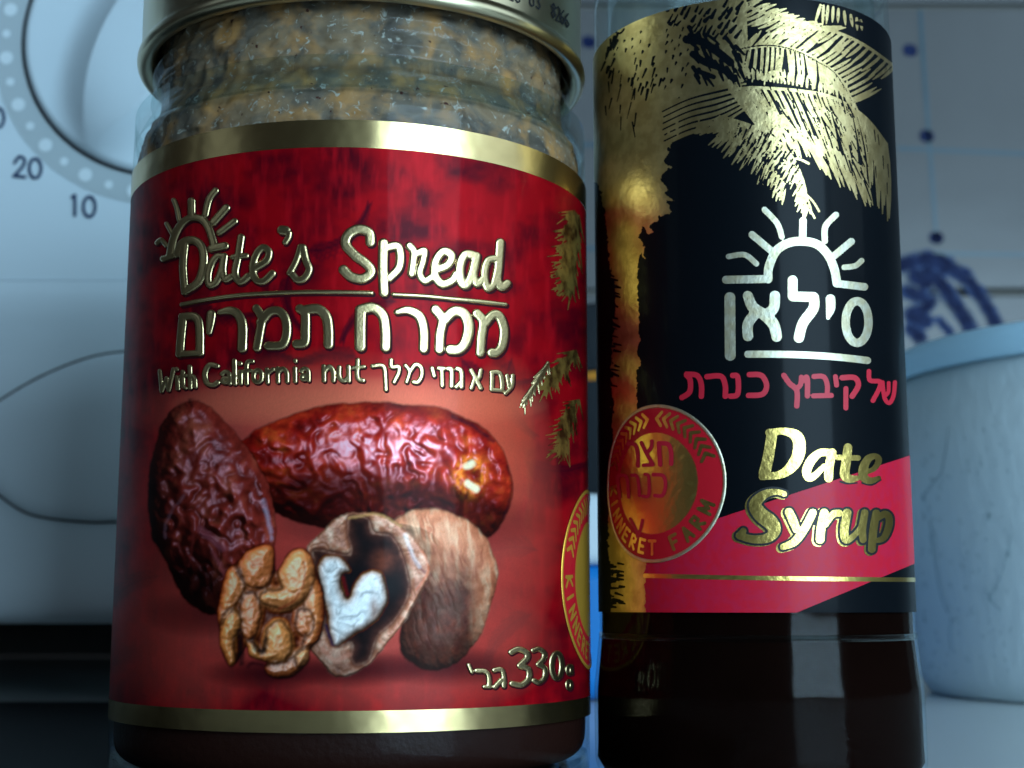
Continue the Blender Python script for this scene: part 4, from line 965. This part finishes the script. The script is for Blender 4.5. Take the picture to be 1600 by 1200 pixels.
def palm(x, y, s, z):
    m = np.minimum(poly_sdf(trunk, x+9*(fbm(x/7, y/7, 3, 44)-.5), y+12*(fbm(x/8+3, y/8, 3, 46)-.5))+2.5*(fbm(x/4, y/4, 2, 48)-.5), poly_sdf(mass, x, y)); m = np.minimum(m, fa(x, y))
    return inlab(np.maximum(np.minimum(m, 8), -fcut(x, y)), s, z)
stamp(BS, 'palm_print', palm, (931, -30, 1404, 985), M['goldpale'], blabel, h0=4e-5, cell=9e-5, sbox=(-1.75*BR, zb0, BS.un(1403, 200)[0], zb1))

o8 = (920, 300, 3.077)
sun2 = zs(*o8, [(21, [(862, 418), (866, 360), (900, 285), (960, 245), (1030, 237), (1098, 252), (1150, 302), (1180, 370), (1193, 438)]), (19, [(660, 422), (862, 418)]), (18, [(1193, 440), (1325, 456)]), (14, [(845, 85), (905, 150), (928, 215)]), (18, [(1030, 138), (1028, 225)]), (15, [(1188, 110), (1138, 165), (1135, 235)]), (17, [(785, 205), (880, 285)]), (17, [(1262, 238), (1178, 308)]), (13, [(672, 310), (750, 302), (806, 345)]), (13, [(1228, 362), (1280, 355), (1312, 330)])])
stroke_stamp(BS, 'sun_emblem', sun2, M['silver'], blabel, h0=5e-5, cell=1e-4)
sil = zs(*o8, [(26, [(678, 508), (680, 785)]), [(765, 500, 24), (790, 555, 26), (850, 595, 27), (890, 640, 27), (903, 695, 25)], (25, [(895, 500), (890, 555), (862, 585)]), (25, [(795, 590), (765, 635), (765, 692)]), (24, [(980, 425), (980, 500)]), (24, [(982, 502), (1080, 505)]), (25, [(1082, 508), (1080, 560), (1030, 630), (1010, 700)]), [(1162, 515, 23), (1162, 560, 22), (1150, 605, 9)], ell(1290, 625, 55, 100, 20), (17, [(765, 780), (900, 780), (1050, 784), (1200, 794), (1340, 810)])])
stroke_stamp(BS, 'lettering', sil, M['silver'], blabel, h0=5e-5, cell=1e-4)
kib = zs(*o8, [(13, [(470, 880), (487, 905), (485, 960), (448, 988)]), (13, [(470, 876), (520, 882), (541, 925), (541, 982)]), (13, [(568, 888), (635, 886), (656, 930), (656, 982)]), (13, [(692, 882), (716, 890), (716, 970), (682, 982)]), (13, [(772, 878), (830, 882), (855, 930), (835, 972), (768, 978)]), (13, [(938, 882), (965, 920), (1000, 955), (1000, 1028)]), (12, [(1022, 890), (1018, 925), (1000, 945)]), (13, [(1046, 890), (1051, 905), (1051, 980)]), (12, [(1082, 887), (1128, 888), (1146, 925), (1146, 970)]), (12, [(1080, 980), (1166, 978)]), (12, [(1186, 888), (1191, 928)]), (13, [(1218, 893), (1278, 893), (1296, 930), (1266, 982)]), (12, [(1236, 945), (1236, 1038)]), (11, [(1347, 862), (1352, 905), (1400, 912), (1396, 945), (1366, 1003)]), (10, [(1412, 915), (1422, 990), (1445, 1014), (1465, 980), (1472, 915)]), (9, [(1442, 918), (1440, 962), (1424, 980)])])
stroke_stamp(BS, 'lettering', kib, M['inkred'], blabel, h0=5e-5, cell=1e-4)
o9 = (1140, 650, 5.219)
dt = zs(*o9, [[(345, 150, 40), (318, 320, 42), (285, 470, 44)], [(320, 135, 26), (450, 125, 26), (550, 170, 44), (568, 280, 48), (520, 395, 44), (420, 475, 30), (265, 495, 24)],
              [(825, 300, 28), (740, 300, 28), (668, 360, 34), (628, 445, 34), (645, 500, 30), (692, 488, 24), (770, 410, 18)], [(836, 300, 32), (810, 420, 34), (808, 505, 32)], [(965, 258, 32), (950, 380, 35), (940, 480, 36), (980, 512, 30), (1038, 508, 18)], (19, [(885, 338), (1048, 342)]),
              [(1105, 462, 14), (1180, 428, 18), (1216, 362, 24), (1190, 328, 20), (1130, 350, 28), (1090, 430, 34), (1095, 500, 32), (1150, 528, 24), (1218, 505, 14)]])
stroke_stamp(BS, 'lettering', dt, M['gold'], blabel, grow=.6, h0=9e-5, cell=9e-5)
sy = zs(*o9, [[(445, 635, 22), (370, 618, 24), (275, 645, 36), (208, 722, 50), (250, 800, 58), (335, 870, 60), (365, 935, 48), (310, 995, 38), (190, 1005, 32), (80, 975, 30)], (26, [(80, 975), (112, 938)]), [(485, 785, 34), (520, 860, 36), (545, 925, 30)], [(678, 790, 32), (610, 920, 34), (530, 1025, 32), (435, 1068, 24)], [(772, 790, 34), (748, 900, 36), (738, 1005, 36)], [(785, 890, 18), (840, 805, 28), (895, 792, 28)],
              [(960, 790, 34), (936, 920, 36), (950, 1008, 32), (1020, 970, 22), (1085, 880, 18)], [(1102, 790, 30), (1082, 920, 32), (1088, 1008, 28)], [(1196, 795, 32), (1172, 930, 33), (1160, 1085, 32)], [(1205, 840, 20), (1262, 800, 28), (1300, 830, 30), (1295, 910, 30), (1255, 995, 26), (1190, 1018, 18)]])
stroke_stamp(BS, 'letter_outline', sy, M['gold'], blabel, grow=3.2, dx=-3.0, dy=1.6, h0=6e-5, cell=1e-4)
stroke_stamp(BS, 'letter_outline', sy, M['inkblack'], blabel, grow=3.4, h0=8e-5, cell=1e-4)
stroke_stamp(BS, 'lettering', sy, M['gold'], blabel, h0=1.1e-4, cell=9e-5)
ds_ = seg_field(zs(*o9, [[(1085, 545, 10), (1160, 560, 9), (1232, 520, 8)], [(905, 535, 8), (960, 550, 8), (1040, 545, 6)]], fat=1.0))
stamp(BS, 'letter_outline', lambda x, y, s, z: ds_(x, y), ds_.box, M['inkblack'], blabel, h0=8e-5, cell=1e-4)

s_s, s_z = BS.un(1021, 755)
seal(BS, s_s, s_z, 11.0, blabel, M['labelred'], M['silver'], M['gold'], M['gold'])
o10 = (930, 610, 4.138)
hz = zs(*o10, [(13, [(212, 345), (255, 350), (274, 400), (276, 488)]), (12, [(298, 338), (330, 405), (372, 478)]), (12, [(372, 480), (312, 484)]), (12, [(366, 328), (360, 372), (335, 402)]), (15, [(412, 352), (420, 480)]), (15, [(412, 342), (470, 348), (490, 400), (491, 474)]), (12, [(376, 545), (438, 552), (455, 612), (435, 678), (386, 680)]), (11, [(322, 542), (345, 560), (346, 676), (308, 684)]), (11, [(236, 548), (274, 562), (286, 680)]), (11, [(142, 562), (160, 690)]), (11, [(150, 552), (204, 562), (216, 690)]), (10, [(225, 830), (262, 900), (275, 950)]), (10, [(305, 840), (292, 900), (275, 950)])])
stroke_stamp(BS, 'seal_lettering', hz, M['inkred'], blabel, h0=1.4e-4, cell=9e-5)
